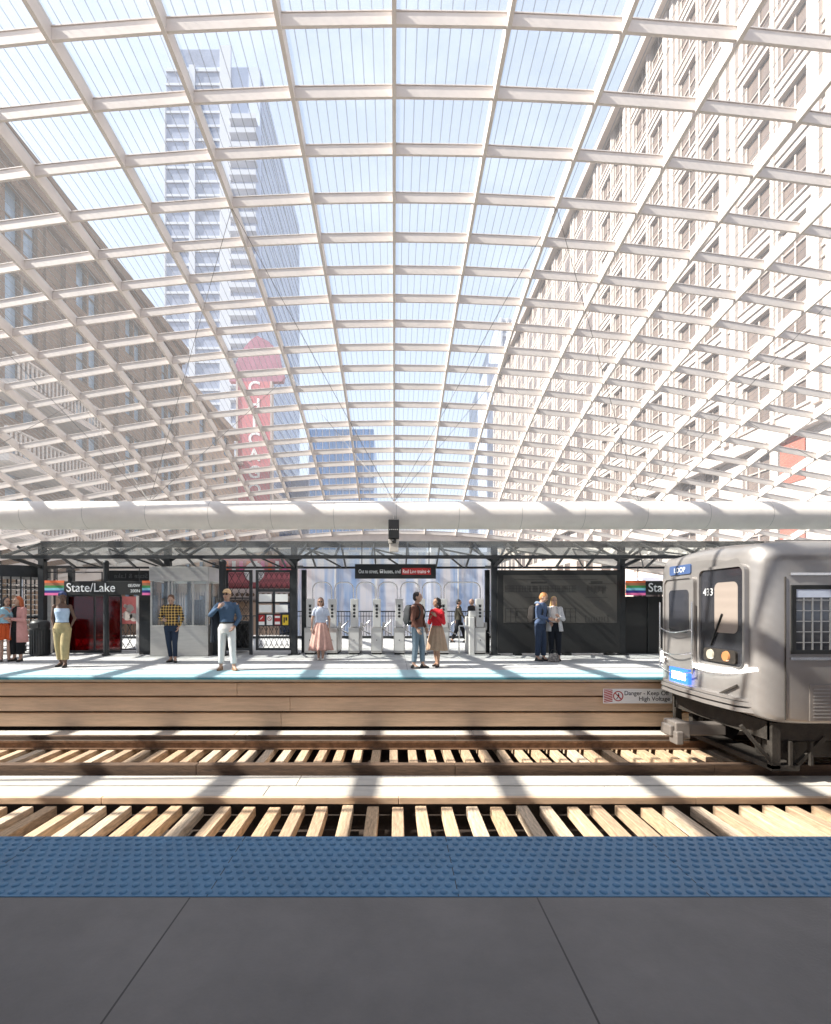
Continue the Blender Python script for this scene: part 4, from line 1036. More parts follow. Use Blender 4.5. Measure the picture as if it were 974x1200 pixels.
# coupler and underframe
b = MB().box(4.70, 4.95, -0.22, 0.16, -0.80, -0.52).box(4.95, 5.6, -0.14, 0.08, -0.76, -0.56).box(4.68, 4.80, -0.28, -0.05, -0.88, -0.66).box(4.63, 4.70, -0.18, 0.12, -0.76, -0.58); b.build('coupler', M['train_low'], tr, bevel=0.02)
b = MB().box(5.5, 19.5, -1.2, 1.2, -0.55, -0.28)
b.box(5.5, 5.62, -1.25, -1.15, -0.95, -0.28).box(5.5, 5.62, 1.15, 1.25, -0.95, -0.28).box(5.5, 5.9, -1.25, 1.25, -0.98, -0.90).beam((5.55, -1.2, -0.9), (5.15, -1.1, -0.35), 0.05, 0.05).beam((5.9, -1.2, -0.9), (6.3, -1.2, -0.5), 0.05, 0.06)
b.box(8.9, 15, -1.1, 1.1, -0.95, -0.54)
for x in (5.75, 6.05): b.box(x, x+0.04, -1.26, -1.2, -0.9, -0.55)
b.build('underframe', M['grime'], tr)
for xb_ in (7.0, 16.6):
    bo = MB().box(xb_-1.35, xb_+1.35, -0.98, -0.86, -0.86, -0.62).box(xb_-1.35, xb_+1.35, 0.86, 0.98, -0.86, -0.62).box(xb_-0.2, xb_+0.2, -0.9, 0.9, -0.8, -0.5).box(xb_-0.35, xb_+0.35, -1.08, -0.985, -0.80, -0.52).build('bogie', M['grime'], tr)
    for dx in (-0.95, 0.95):
        for sy in (-1, 1):
            b = MB().tube((xb_+dx, sy*0.70-0.06, -0.735), (xb_+dx, sy*0.70+0.06, -0.735), 0.355, 0.355, 28).tube((xb_+dx, sy*0.99-0.05, -0.735), (xb_+dx, sy*0.99+0.05, -0.735), 0.13, 0.13, 16)
            b.build('wheel', M['grime'], bo)
# side, facing the viewer
YS = -1.412
def side_window(x0, x1, z0, z1):
    fr = MB().box(x0-0.06, x1+0.06, YS-0.018, YS+0.01, z0-0.06, z0).box(x0-0.06, x1+0.06, YS-0.018, YS+0.01, z1, z1+0.06).box(x0-0.06, x0, YS-0.018, YS+0.01, z0, z1).box(x1, x1+0.06, YS-0.018, YS+0.01, z0, z1).build('side_window', M['black'], tr)
    MB().box(x0, x1, YS-0.006, YS+0.012, z0, z1).build('pane', M['train_glass'], fr)
    b = MB(); x = x0+0.10
    while x < x1: b.box(x, x+0.022, YS-0.012, YS-0.007, z0, z1-0.12); x += 0.125
    z = z0+0.1
    while z < z1-0.1: b.box(x0, x1, YS-0.0145, YS-0.0125, z, z+0.012); z += 0.15
    b.build('window_grille', M['steel'], fr)
    MB().box(x0, x1, YS-0.014, YS-0.0065, z1-0.115, z1).build('window_vent', M['tower_side'], fr)
side_window(5.70, 7.0, 0.80, 1.66)
for x in (8.0, 11.4, 14.8): side_window(x, x+1.5, 0.80, 1.66)
for x in (9.75, 13.2, 16.6):
    dr = MB().box(x, x+0.62, YS-0.01, YS+0.01, -0.2, 1.85).box(x+0.64, x+1.26, YS-0.01, YS+0.01, -0.2, 1.85).build('side_door', M['train'], tr)
    MB().box(x+0.12, x+0.5, YS-0.014, YS-0.0105, 0.85, 1.6).box(x+0.76, x+1.14, YS-0.014, YS-0.0105, 0.85, 1.6).build('pane', M['train_glass'], dr)
MB().box(5.9, 19.7, YS-0.010, YS+0.01, -0.21, 0.30).build('lower_panel', M['train_low'], tr)
MB().box(5.62, 19.7, YS-0.02, YS+0.01, 0.655, 0.69).box(5.62, 19.7, YS-0.02, YS+0.02, 1.86, 1.895).build('trim_strip', M['chrome'], tr)
for x in (5.56, 7.62, 9.70, 11.05, 13.15, 14.5): MB().box(x, x+0.008, YS-0.003, YS+0.012, -0.2, 1.84).build('panel_joint', M['grime'], tr)
b = MB()
for k in range(9): b.box(5.95, 19.65, YS-0.016, YS-0.0105, -0.17+k*0.05, -0.155+k*0.05)
b.build('fluting', M['train'], tr)
b = MB()
for k in range(9): b.box(5.9, 19.7, -0.8+k*0.2, -0.78+k*0.2, zt-0.03, zt+0.012)
b.build('roof_rib', M['train'], tr)
# ------------------------------------------------------------------ people
def remesh(mb, name, vox, mats, smooth_iter=4):
    me = mb.mesh(name+'_raw'); o = bpy.data.objects.new('tmp', me); COL.objects.link(o)
    m = o.modifiers.new('r', 'REMESH'); m.mode = 'VOXEL'; m.voxel_size = vox; m.use_smooth_shade = True
    s = o.modifiers.new('s', 'SMOOTH'); s.factor = 0.5; s.iterations = smooth_iter
    dg = bpy.context.evaluated_depsgraph_get(); dg.update()
    out = bpy.data.meshes.new_from_object(o.evaluated_get(dg)); out.name = name
    bpy.data.objects.remove(o); out.materials.clear()
    for q in mats: out.materials.append(q)
    return out
def join_meshes(name, parts, mats):
    b = MB()
    for me, mi in parts:
        b.add([v.co[:] for v in me.vertices], [tuple(p.vertices) for p in me.polygons], mi, True)
    me = bpy.data.meshes.new(name); me.from_pydata(b.v, [], b.f)
    me.polygons.foreach_set('material_index', b.m); me.polygons.foreach_set('use_smooth', b.s)
    for q in mats: me.materials.append(q)
    return me
def ering(c, rx, ry, n=20, tilt=0):
    return [Vector(c)+Vector((rx*math.cos(2*math.pi*k/n), ry*math.sin(2*math.pi*k/n), tilt*math.sin(2*math.pi*k/n))) for k in range(n)]
def torso(b, k, fem, z0=0.86, z1=1.49, lean=(0, 0)):
    prof = [(0.80, .135, .10), (0.88, .165, .118), (0.95, .168, .120), (1.04, .142, .108), (1.12, .132, .102), (1.22, .148, .112), (1.32, .168, .122), (1.39, .172, .108), (1.44, .135, .085), (1.49, .07, .065)]
    if fem: prof = [(0.80, .14, .11), (0.88, .170, .120), (0.95, .162, .118), (1.04, .122, .098), (1.12, .115, .092), (1.22, .132, .110), (1.29, .145, .128), (1.37, .148, .100), (1.43, .115, .075), (1.49, .055, .055)]
    rings = []
    for z, rx, ry in prof:
        if z < z0-0.001 or z > z1+0.001: continue
        rings.append(ering((lean[0]*(z-.9), lean[1]*(z-.9), z), rx+k, ry+k))
    b.loft(rings)
SK = {}
def skinm(c):
    if c not in SK: SK[c] = mat('skin', c, 0.55, 0, 0.06, 20, spec=0.4)
    return SK[c]
CM = {}
def cloth(c, var=0.12, vs=12, bump=0.35, c2=None):
    key = (c, var, vs)
    if key not in CM: CM[key] = mat('fabric', c, 0.85, 0, var, vs, bump, 25, spec=0.2, col2=c2)
    return CM[key]
def hand(b, wr, dr, palm_n, s=1, curl=0.5, side=1):
    """palm, four unequal bent fingers and a thumb leaving the side of the palm"""
    d = Vector(dr).normalized(); n = Vector(palm_n); n = (n-d*n.dot(d)).normalized(); a = d.cross(n).normalized()*side
    w = Vector(wr)
    rings = []
    for t, rw, rt in ((0, .026, .02), (.03, .034, .017), (.07, .040, .016), (.095, .037, .013)):
        rings.append([w+d*t+a*rw*math.cos(2*math.pi*k/10)+n*rt*math.sin(2*math.pi*k/10) for k in range(10)])
    b.loft(rings)
    for i, L in enumerate((.070, .080, .074, .058)):
        p = w+d*0.088+a*(0.028-0.0188*i); dd = d.copy()
        for j, f in enumerate((.45, .32, .25)):
            dd = (dd+n*curl*(0.35+0.25*j)).normalized(); q = p+dd*L*f
            b.tube(p, q, .0088-.0008*j, .0080-.0008*j, 7); p = q
    p = w+d*0.025+a*0.030; q = p+(d*0.6+a*0.6+n*0.25).normalized()*0.036; b.tube(p, q, .011, .010, 7); r = q+(d*0.95+a*0.05+n*0.5).normalized()*0.032; b.tube(q, r, .0095, .0075, 7)

def person(label, px, d, H, yaw=0, skin=(0.50, 0.30, 0.22), fem=False, feet=((-.10, 0), (.10, 0)), knees=(.02, .02), foot_yaw=(0, 0), arms=None, head=(0, 0), lean=(0, 0),
           top=None, bottom=None, shoes=(0.03, 0.025, 0.02), hair=('short', (0.05, 0.03, 0.02)), glasses=False, cap=None, coat=None, belt=None):
    s = H/1.75; sw = .165 if fem else .188
    LE = lambda z: Vector((lean[0]*(z-.9), lean[1]*(z-.9), 0))
    sh = [Vector((sg*sw, 0, 1.41))+LE(1.41) for sg in (-1, 1)]
    arms = arms or {}
    el = [Vector(arms.get('le', (-sw-.05, .02, 1.12))), Vector(arms.get('re', (sw+.05, .02, 1.12)))]
    wr = [Vector(arms.get('lw', (-sw-.06, -.03, .87))), Vector(arms.get('rw', (sw+.06, -.03, .87)))]
    hips = [Vector((sg*.09, 0, .90)) for sg in (-1, 1)]
    ank = [Vector((feet[i][0], feet[i][1], .085+(feet[i][2] if len(feet[i]) > 2 else 0))) for i in (0, 1)]
    kn = [(hips[i]+ank[i])/2+Vector((0, -knees[i], .01)) for i in (0, 1)]
    nb = Vector((0, .01, 1.47))+LE(1.47); hc = Vector((0, -.012, 1.635))+LE(1.6)
    HM = Matrix.Rotation(R(head[0]), 3, 'Z')@Matrix.Rotation(R(head[1]), 3, 'X')
    piv = Vector((0, 0.01, 1.53))+LE(1.53)
    hp = lambda p: piv+HM@(Vector(p)+LE(1.6)-piv)
    sm = skinm(skin)
    b = MB(); torso(b, 0, fem, 0.80, lean=lean)
    b.tube(nb-Vector((0, 0, .03)), hp((0, 0, 1.57)), .055 if not fem else .047, .05 if not fem else .043, 14)
    b.ell(hp((0, -.012, 1.645)), .074, .094, .108, nu=20, nv=14, rot=HM)
    b.ell(hp((0, -.045, 1.585)), .054, .056, .062, nu=16, nv=10, rot=HM)
    b.ell(hp((0, -.062, 1.548)), .024, .024, .022, rot=HM)
    b.tube(hp((0, -.100, 1.648)), hp((0, -.122, 1.612)), .009, .016, 8)
    for sg in (-1, 1):
        b.ell(hp((sg*.076, .005, 1.628)), .012, .018, .032, nu=8, nv=6, rot=HM)
        b.ell(hp((sg*.04, -.070, 1.605)), .024, .026, .02, nu=8, nv=6, rot=HM)
    for i in (0, 1):
        b.ell(sh[i], .058 if not fem else .046, .055, .055)
        b.tube(sh[i], el[i], .050 if not fem else .040, .038 if not fem else .031, 12).tube(el[i], wr[i], .037 if not fem else .031, .024 if not fem else .020, 12)
        b.tube(hips[i], kn[i], .082, .056, 14).tube(kn[i], ank[i]+(kn[i]-ank[i])*.45, .052, .054, 14).tube(ank[i]+(kn[i]-ank[i])*.45, ank[i], .054, .034, 12)
        b.ell(kn[i], .055, .056, .06); b.ell(el[i], .038, .038, .038)
        f = Matrix.Rotation(R(foot_yaw[i]), 3, 'Z')
        b.tube(ank[i], ank[i]+f@Vector((0, -.11, -.055)), .034, .026, 10); b.ell(ank[i]+f@Vector((0, .01, -.05)), .032, .045, .03)
    body = remesh(b, 'person', 0.0095, [sm], 3)
    fb = MB(); eyes = MB()
    for i in (0, 1):
        dr = wr[i]-el[i]; pn = Vector(arms.get(('lp', 'rp')[i], (1 if i == 0 else -1, 0, 0)))
        hand(fb, wr[i], dr, pn, curl=arms.get('curl', .5), side=(1 if i == 0 else -1))
    for sg in (-1, 1): eyes.ell(hp((sg*.030, -.0985, 1.642)), .013, .006, .007, nu=8, nv=6, rot=HM); eyes.box(0, 0, 0, 0, 0, 0) if False else None
    lips = MB().ell(hp((0, -.1005, 1.578)), .021, .006, .008, nu=8, nv=6, rot=HM)
    brow = MB()
    for sg in (-1, 1): brow.beam(hp((sg*.014, -.103, 1.664)), hp((sg*.046, -.094, 1.664)), .006, .007)
    me = join_meshes('person', [(body, 0), (fb.mesh('h'), 0), (eyes.mesh('e'), 1), (lips.mesh('l'), 2), (brow.mesh('b'), 3)], [sm, M['ink'], mat('lips', (skin[0]*.8, skin[1]*.4, skin[2]*.45), .5), mat('brow', (0.05, 0.03, 0.02), .8)])
    o = bpy.data.objects.new('person', me); COL.objects.link(o); tag(o, label, 'person', 'people waiting and walking on the far platform')
    o.location = (PX(px, d), d, 0.003); o.rotation_euler = (0, 0, R(yaw)); o.scale = (s, s, s)
    def part(name, me_): p = bpy.data.objects.new(name, me_); COL.objects.link(p); p.parent = o; return p
    # hair
    hk, hcol = hair; hm = mat('hair', hcol, 0.55, 0, 0.3, 30, 0.5, 60)
    b = MB()
    if hk != 'none':
        b.ell(hp((0, .014, 1.672)), .083, .097, .093, nu=18, nv=12, rot=HM)
        b.ell(hp((0, .035, 1.625)), .080, .075, .085, rot=HM)
        if hk == 'long':
            for sg in (-1, 1): b.tube(hp((sg*.055, .01, 1.66)), hp((sg*.075, .02, 1.42)), .035, .032, 10); b.ell(hp((sg*.075, .02, 1.42)), .034, .034, .05)
            b.tube(hp((0, .05, 1.64)), hp((0, .075, 1.38)), .075, .055, 12)
        if hk == 'curly':
            rnd = random.Random(3)
            for q in range(34):
                a = rnd.uniform(0, 2*math.pi); z = rnd.uniform(1.50, 1.74); rr = .075 if z > 1.6 else .085
                x_, y_ = rr*math.cos(a), rr*math.sin(a)+.03
                if y_ < -.03 and z < 1.70: continue
                b.ell(hp((x_, y_, z)), .032, .032, .034, nu=8, nv=6)
        if hk == 'bob':
            for sg in (-1, 1): b.tube(hp((sg*.060, .0, 1.68)), hp((sg*.076, -.01, 1.52)), .030, .026, 10)
            b.tube(hp((0, .05, 1.64)), hp((0, .06, 1.50)), .07, .06, 12)
        part('hair', remesh(b, 'hair', 0.011, [hm], 2))
    if cap:
        b = MB(); b.ell(hp((0, .008, 1.690)), .088, .104, .082, nu=20, nv=12, rot=HM)
        if cap[0] == 'peak': b.ell(hp((0, -.115, 1.688)), .062, .065, .010, rot=HM)
        if cap[0] == 'wrap': b.ell(hp((0, .06, 1.70)), .055, .055, .055, rot=HM)
        part('cap', remesh(b, 'cap', 0.011, [cloth(cap[1])], 2))
    if glasses:
        b = MB()
        for sg in (-1, 1): b.ell(hp((sg*.032, -.108, 1.642)), .027, .008, .019, nu=12, nv=8, rot=HM); b.beam(hp((sg*.058, -.10, 1.646)), hp((sg*.080, .0, 1.640)), .004, .006)
        b.beam(hp((-.01, -.112, 1.646)), hp((.01, -.112, 1.646)), .005, .005); b.build('sunglasses', M['black'], o)
    # top
    if top:
        m_, sleeve, hem = top; b = MB()
        torso(b, .016, fem, hem, 1.50, lean) if sleeve != 'none' else torso(b, .014, fem, hem, 1.40, lean)
        if hem < .86: pass
        for i in (0, 1):
            if sleeve != 'none':
                b.ell(sh[i]+Vector((-sh[i].x*.12, 0, .006)), .070 if not fem else .062, .066, .060)
                e = el[i] if sleeve == 'long' else sh[i]+(el[i]-sh[i])*.62
                b.tube(sh[i], e, .063 if not fem else .053, .052 if sleeve == 'long' else .056, 14)
                if sleeve == 'long':
                    b.ell(el[i], .052, .052, .052); b.tube(el[i], el[i]+(wr[i]-el[i])*.94, .050, .036, 14)
        b.tube(nb-Vector((0, 0, .045)), nb+Vector((0, -.004, .012)), .075, .064, 16) if sleeve != 'none' else None
        part('top', remesh(b, 'top', 0.0115, [m_], 3))
    if coat:
        m_, hem, wdt = coat; b = MB(); n = 22
        for i in (0, 1):
            b.ell(sh[i], .074, .07, .07); b.tube(sh[i], el[i], .066, .058, 14).ell(el[i], .058, .058, .058); b.tube(el[i], el[i]+(wr[i]-el[i])*.95, .056, .042, 14)
        prof = [(1.46, .10, .08), (1.40, .185, .125), (1.30, .180, .138), (1.12, .155, .125), (.95, .185, .140), (.75, .20, .15), (hem, wdt, .165)]
        prof = [q for q in prof if q[0] >= hem]
        L_ = []
        for z, rx, ry in prof:
            for rr in (0,):
                L_.append([Vector(((rx+.012)*math.sin(R(28+(304)*k/n)), -(ry+.012)*math.cos(R(28+304*k/n)), z))+LE(z) for k in range(n+1)])
        vs = [p for r in L_ for p in r]; w_ = n+1
        fs = [(j*w_+i, j*w_+i+1, (j+1)*w_+i+1, (j+1)*w_+i) for j in range(len(L_)-1) for i in range(n)]
        t = bpy.data.meshes.new('t'); t.from_pydata([tuple(v) for v in vs], [], fs); to = bpy.data.objects.new('t', t); COL.objects.link(to)
        sd = to.modifiers.new('s', 'SOLIDIFY'); sd.thickness = .014; dg = bpy.context.evaluated_depsgraph_get(); dg.update()
        tm = bpy.data.meshes.new_from_object(to.evaluated_get(dg)); bpy.data.objects.remove(to)
        part('coat', join_meshes('coat', [(remesh(b, 'c', 0.012, [m_], 2), 0), (tm, 0)], [m_]))
    # bottom
    if bottom:
        kind, m_ = bottom[0], bottom[1]
        if kind == 'trousers':
            wd = bottom[2] if len(bottom) > 2 else .0; b = MB(); cut = bottom[3] if len(bottom) > 3 else .10
            b.loft([ering((0, 0, .80), .15, .115), ering((0, 0, .90), .182, .132), ering((0, 0, .99), .160, .122), ering((0, 0, 1.035), .146, .114)])
            for i in (0, 1):
                b.tube(hips[i]+Vector((0, 0, .02)), kn[i], .100+wd*.4, .072+wd, 16).ell(kn[i], .072+wd, .072+wd, .07)
                e = ank[i]+(kn[i]-ank[i])*cut/.5+Vector((0, .004, -.02)); b.tube(kn[i], e, .072+wd, .058+wd, 16)
            part('trousers', remesh(b, 'trousers', 0.012, [m_], 3))
        else:
            hemz, hw = bottom[2], bottom[3]; n = 48; rings = []
            for q in range(10):
                t = q/9; z = 1.05+(hemz-1.05)*t; rx = (.135 if fem else .15)+(hw-.135)*(t**.75); ry = .112+(hw*.78-.112)*(t**.8); am = .010+.035*t
                rings.append([Vector(((rx+am*math.sin(11*2*math.pi*k/n+q*.12))*math.cos(2*math.pi*k/n), (ry+am*.8*math.sin(11*2*math.pi*k/n+q*.12))*math.sin(2*math.pi*k/n), z+.008*math.sin(7*2*math.pi*k/n)*t)) for k in range(n)])
            b = MB().loft(rings, 0, False); b.loft([[p*1.0 for p in rings[0]], [Vector((p.x*.9, p.y*.9, p.z+.01)) for p in rings[0]]], 0, True)
            sk_ = b.build('skirt', m_, o); sd = sk_.modifiers.new('s', 'SOLIDIFY'); sd.thickness = .008
    if belt:
        part('belt', MB().loft([ering((0, 0, 1.015), .158, .122), ering((0, 0, 1.05), .154, .12)]).mesh('belt')).data.materials.append(M['black'])
    # shoes
    b = MB()
    for i in (0, 1):
        f = Matrix.Rotation(R(foot_yaw[i]), 3, 'Z'); a = ank[i]
        for yy, rx, ry, rz, zz in ((.015, .038, .055, .042, -.045), (-.07, .042, .075, .032, -.055), (-.12, .036, .05, .025, -.058)):
            b.ell(a+f@Vector((0, yy, zz)), rx, ry, rz, rot=f)
        b.tube(a+Vector((0, .005, -.03)), a+Vector((0, .008, .012)), .042, .040, 12)
        b.loft([[a+f@Vector((.040*math.cos(2*math.pi*k/16), -.04+.125*math.sin(2*math.pi*k/16), z)) for k in range(16)] for z in (-.0855, -.066)])
    part('shoes', remesh(b, 'shoes', 0.010, [mat('shoe_leather', shoes, 0.45)], 2))
    return o

def plaid(name, a, b_, c):
    m = mat(name, a, 0.85); t = m.node_tree; N = t.nodes.new; L = t.links.new
    tc = N('ShaderNodeTexCoord'); ck = N('ShaderNodeTexChecker'); ck.inputs['Scale'].default_value = 18
    ck.inputs['Color1'].default_value = (*a, 1); ck.inputs['Color2'].default_value = (*b_, 1)
    w1 = N('ShaderNodeTexWave'); w1.bands_direction = 'X'; w1.inputs['Scale'].default_value = 4.5; w2 = N('ShaderNodeTexWave'); w2.bands_direction = 'Z'; w2.inputs['Scale'].default_value = 4.5
    for w_ in (w1, w2): L(tc.outputs['Object'], w_.inputs['Vector'])
    mu = N('ShaderNodeMath'); mu.operation = 'MAXIMUM'; L(w1.outputs['Fac'], mu.inputs[0]); L(w2.outputs['Fac'], mu.inputs[1])
    gt = N('ShaderNodeMath'); gt.operation = 'GREATER_THAN'; gt.inputs[1].default_value = 0.80; L(mu.outputs[0], gt.inputs[0])
    mi = N('ShaderNodeMath'); mi.operation = 'MINIMUM'; L(w1.outputs['Fac'], mi.inputs[0]); L(w2.outputs['Fac'], mi.inputs[1])
    g2 = N('ShaderNodeMath'); g2.operation = 'GREATER_THAN'; g2.inputs[1].default_value = 0.6; L(mi.outputs[0], g2.inputs[0])
    m1 = N('ShaderNodeMix'); m1.data_type = 'RGBA'; m1.inputs[6].default_value = (*b_, 1); m1.inputs[7].default_value = (*a, 1); L(gt.outputs[0], m1.inputs[0])
    m2 = N('ShaderNodeMix'); m2.data_type = 'RGBA'; L(m1.outputs[2], m2.inputs[6]); m2.inputs[7].default_value = (*c, 1); L(g2.outputs[0], m2.inputs[0])
    L(m2.outputs[2], t.nodes['Principled BSDF'].inputs['Base Color'])
    return m

fair, tan_, dark_ = (0.42, 0.255, 0.185), (0.33, 0.185, 0.12), (0.11, 0.06, 0.04)
# two women, far left
person('woman in orange skirt and light blue jacket whispering to her red haired friend', 6, 12.5, 1.66, yaw=38, skin=fair, fem=True, feet=((-.08, .02), (.08, -.02)), head=(22, 8), lean=(0.03, -.05),
       arms=dict(le=(-.22, -.06, 1.13), lw=(-.10, -.26, 1.22), re=(.22, -.10, 1.16), rw=(.10, -.26, 1.36), curl=.9, rp=(-1, 0, 0)),
       top=(cloth((0.30, 0.47, 0.56)), 'long', 1.04), bottom=('skirt', cloth((0.50, 0.085, 0.025)), .60, .23), hair=('bob', (0.02, 0.016, 0.015)))
person('red haired woman in long pink coat over black trousers beside her friend', 22, 12.55, 1.68, yaw=-12, skin=fair, fem=True, feet=((-.14, .0), (.13, -.05)), foot_yaw=(-20, 15), head=(-12, 6),
       arms=dict(le=(-.21, -.06, 1.12), lw=(-.02, -.24, 1.10), re=(.22, -.05, 1.12), rw=(.02, -.25, 1.15), curl=.8),
       top=(cloth((0.02, 0.02, 0.02)), 'long', .94), bottom=('trousers', cloth((0.012, 0.012, 0.013)), .035, .16), coat=(cloth((0.52, 0.26, 0.24)), .52, .24), hair=('long', (0.42, 0.10, 0.03)))
person('woman in navy headwrap, pale blue sleeveless top and khaki trousers', 73, 11.35, 1.76, yaw=12, skin=dark_, fem=True, feet=((-.06, .10), (.10, -.10)), foot_yaw=(-25, 5), knees=(.03, .05), head=(28, 0),
       arms=dict(le=(-.23, .06, 1.13), lw=(-.17, -.02, .92), re=(.24, .06, 1.14), rw=(.17, .02, .93), curl=.6),
       top=(cloth((0.40, 0.49, 0.62)), 'none', 1.04), bottom=('trousers', cloth((0.36, 0.285, 0.15)), .022, .13), shoes=(0.01, 0.01, 0.01), hair=('none', (0, 0, 0)), cap=('wrap', (0.045, 0.06, 0.13)))
person('man in yellow and black plaid shirt looking down beside the steel booth', 201, 12.3, 1.74, yaw=10, skin=fair, feet=((-.03, .08), (.10, -.04)), foot_yaw=(-28, 22), knees=(.05, .03), head=(6, 32),
       arms=dict(le=(-.26, -.02, 1.13), lw=(-.13, -.23, 1.10), re=(.26, .0, 1.13), rw=(.20, -.06, .92), curl=.7),
       top=(plaid('plaid_fabric', (0.40, 0.24, 0.06), (0.015, 0.012, 0.012), (0.55, 0.36, 0.12)), 'long', .90), bottom=('trousers', cloth((0.022, 0.032, 0.055)), -.006, .10), shoes=(0.015, 0.013, 0.012), hair=('short', (0.13, 0.06, 0.03)))
p5 = person('man in blue shirt, white trousers, cap and sunglasses with jacket over his shoulder', 266, 10.75, 1.80, yaw=2, skin=fair, feet=((-.13, .0), (.17, -.06)), foot_yaw=(-8, 38), knees=(.0, .01), head=(-4, -2),
       arms=dict(le=(-.33, -.06, 1.20), lw=(-.13, -.14, 1.36), lp=(0, 1, 0), re=(.27, .02, 1.14), rw=(.18, -.06, .95), curl=1.0),
       top=(cloth((0.06, 0.10, 0.165)), 'long', .98), bottom=('trousers', cloth((0.60, 0.58, 0.56), .04), .004, .10), shoes=(0.22, 0.12, 0.06), hair=('short', (0.35, 0.22, 0.12)), cap=('peak', (0.62, 0.42, 0.24)), glasses=True, belt=True)
person('woman in pale blue tee and long pink skirt wearing sunglasses before the turnstiles', 376, 12.9, 1.66, yaw=4, skin=fair, fem=True, feet=((-.06, .02), (.06, -.05)), knees=(.02, .04), head=(-3, 4),
       arms=dict(le=(-.24, .0, 1.14), lw=(-.25, -.08, .90), re=(.24, .03, 1.14), rw=(.23, .0, .92), curl=.5),
       top=(cloth((0.46, 0.50, 0.60)), 'short', 1.02), bottom=('skirt', cloth((0.52, 0.31, 0.26)), .27, .33), shoes=(0.70, 0.62, 0.55), hair=('bob', (0.17, 0.075, 0.035)), glasses=True)
p7 = person('man in brown jacket and blue jeans carrying the grey backpack', 489, 11.1, 1.75, yaw=62, skin=fair, feet=((-.08, .05), (.09, -.10)), knees=(.02, .03), head=(12, 2),
       arms=dict(le=(-.24, .0, 1.12), lw=(-.20, -.10, .92), re=(.24, -.02, 1.12), rw=(.21, -.12, .92), curl=.6),
       top=(cloth((0.125, 0.055, 0.04)), 'long', .90), bottom=('trousers', cloth((0.13, 0.165, 0.20)), .0, .10), shoes=(0.02, 0.02, 0.02), hair=('short', (0.015, 0.010, 0.009)))
person('woman with dark curls in red top and tan skirt facing the backpack man', 512, 11.4, 1.62, yaw=-42, skin=tan_, fem=True, feet=((-.05, .07), (.07, -.05)), foot_yaw=(-12, 18), knees=(.03, .03), head=(-16, -4),
       arms=dict(le=(-.22, -.02, 1.12), lw=(-.05, -.22, 1.24), re=(.22, .0, 1.12), rw=(.12, -.20, 1.30), curl=.8),
       top=(cloth((0.52, 0.025, 0.035)), 'long', 1.00), bottom=('skirt', cloth((0.37, 0.245, 0.17)), .42, .27), shoes=(0.03, 0.02, 0.02), hair=('curly', (0.018, 0.012, 0.010)))
person('man in dark olive jacket walking away to the right beyond the turnstiles', 537.5, 19.3, 1.72, yaw=80, skin=tan_, feet=((-.08, .28), (.08, -.30)), knees=(.06, .02), head=(4, 4),
       arms=dict(le=(-.22, -.14, 1.14), lw=(-.20, -.28, .96), re=(.23, .14, 1.14), rw=(.22, .12, .90), curl=.5),
       top=(cloth((0.05, 0.045, 0.035)), 'long', .82), bottom=('trousers', cloth((0.010, 0.010, 0.012)), .01, .10), shoes=(0.01, 0.01, 0.01), hair=('short', (0.02, 0.015, 0.012)))
person('balding man in dark suit striding left beyond the turnstiles', 553, 19.5, 1.74, yaw=-62, skin=fair, feet=((-.08, -.25), (.09, .25)), knees=(.05, .06), head=(-6, 4),
       arms=dict(le=(-.28, .05, 1.14), lw=(-.34, -.05, .94), re=(.26, -.08, 1.12), rw=(.22, -.20, 1.00), curl=.6),
       top=(cloth((0.035, 0.032, 0.030)), 'long', .80), bottom=('trousers', cloth((0.012, 0.012, 0.014)), .01, .10), shoes=(0.01, 0.01, 0.01), hair=('short', (0.20, 0.12, 0.09)))
p11 = person('ginger haired man in blue hoodie and jeans bending his head towards the blonde woman', 633, 12.6, 1.80, yaw=48, skin=fair, feet=((-.07, .04), (.08, -.06)), knees=(.01, .02), head=(12, 26), lean=(0, -.06),
       arms=dict(le=(-.22, -.08, 1.14), lw=(-.10, -.28, 1.08), re=(.23, -.04, 1.12), rw=(.14, -.20, .98), curl=.7),
       top=(cloth((0.075, 0.105, 0.18)), 'long', .90), bottom=('trousers', cloth((0.028, 0.04, 0.07)), .006, .09), shoes=(0.02, 0.02, 0.02), hair=('short', (0.45, 0.20, 0.07)))
person('blonde woman in white top and open grey cardigan looking at her phone', 650, 12.75, 1.69, yaw=-14, skin=fair, fem=True, feet=((-.09, .0), (.10, -.03)), foot_yaw=(-14, 14), head=(14, 6), lean=(-.04, 0),
       arms=dict(le=(-.22, -.04, 1.12), lw=(-.02, -.26, 1.10), re=(.22, -.06, 1.13), rw=(.10, -.26, 1.20), curl=.9),
       top=(cloth((0.72, 0.66, 0.62)), 'short', 1.00), bottom=('trousers', cloth((0.012, 0.014, 0.02)), .006, .10), coat=(cloth((0.50, 0.49, 0.50)), .80, .20), hair=('long', (0.58, 0.36, 0.15)))
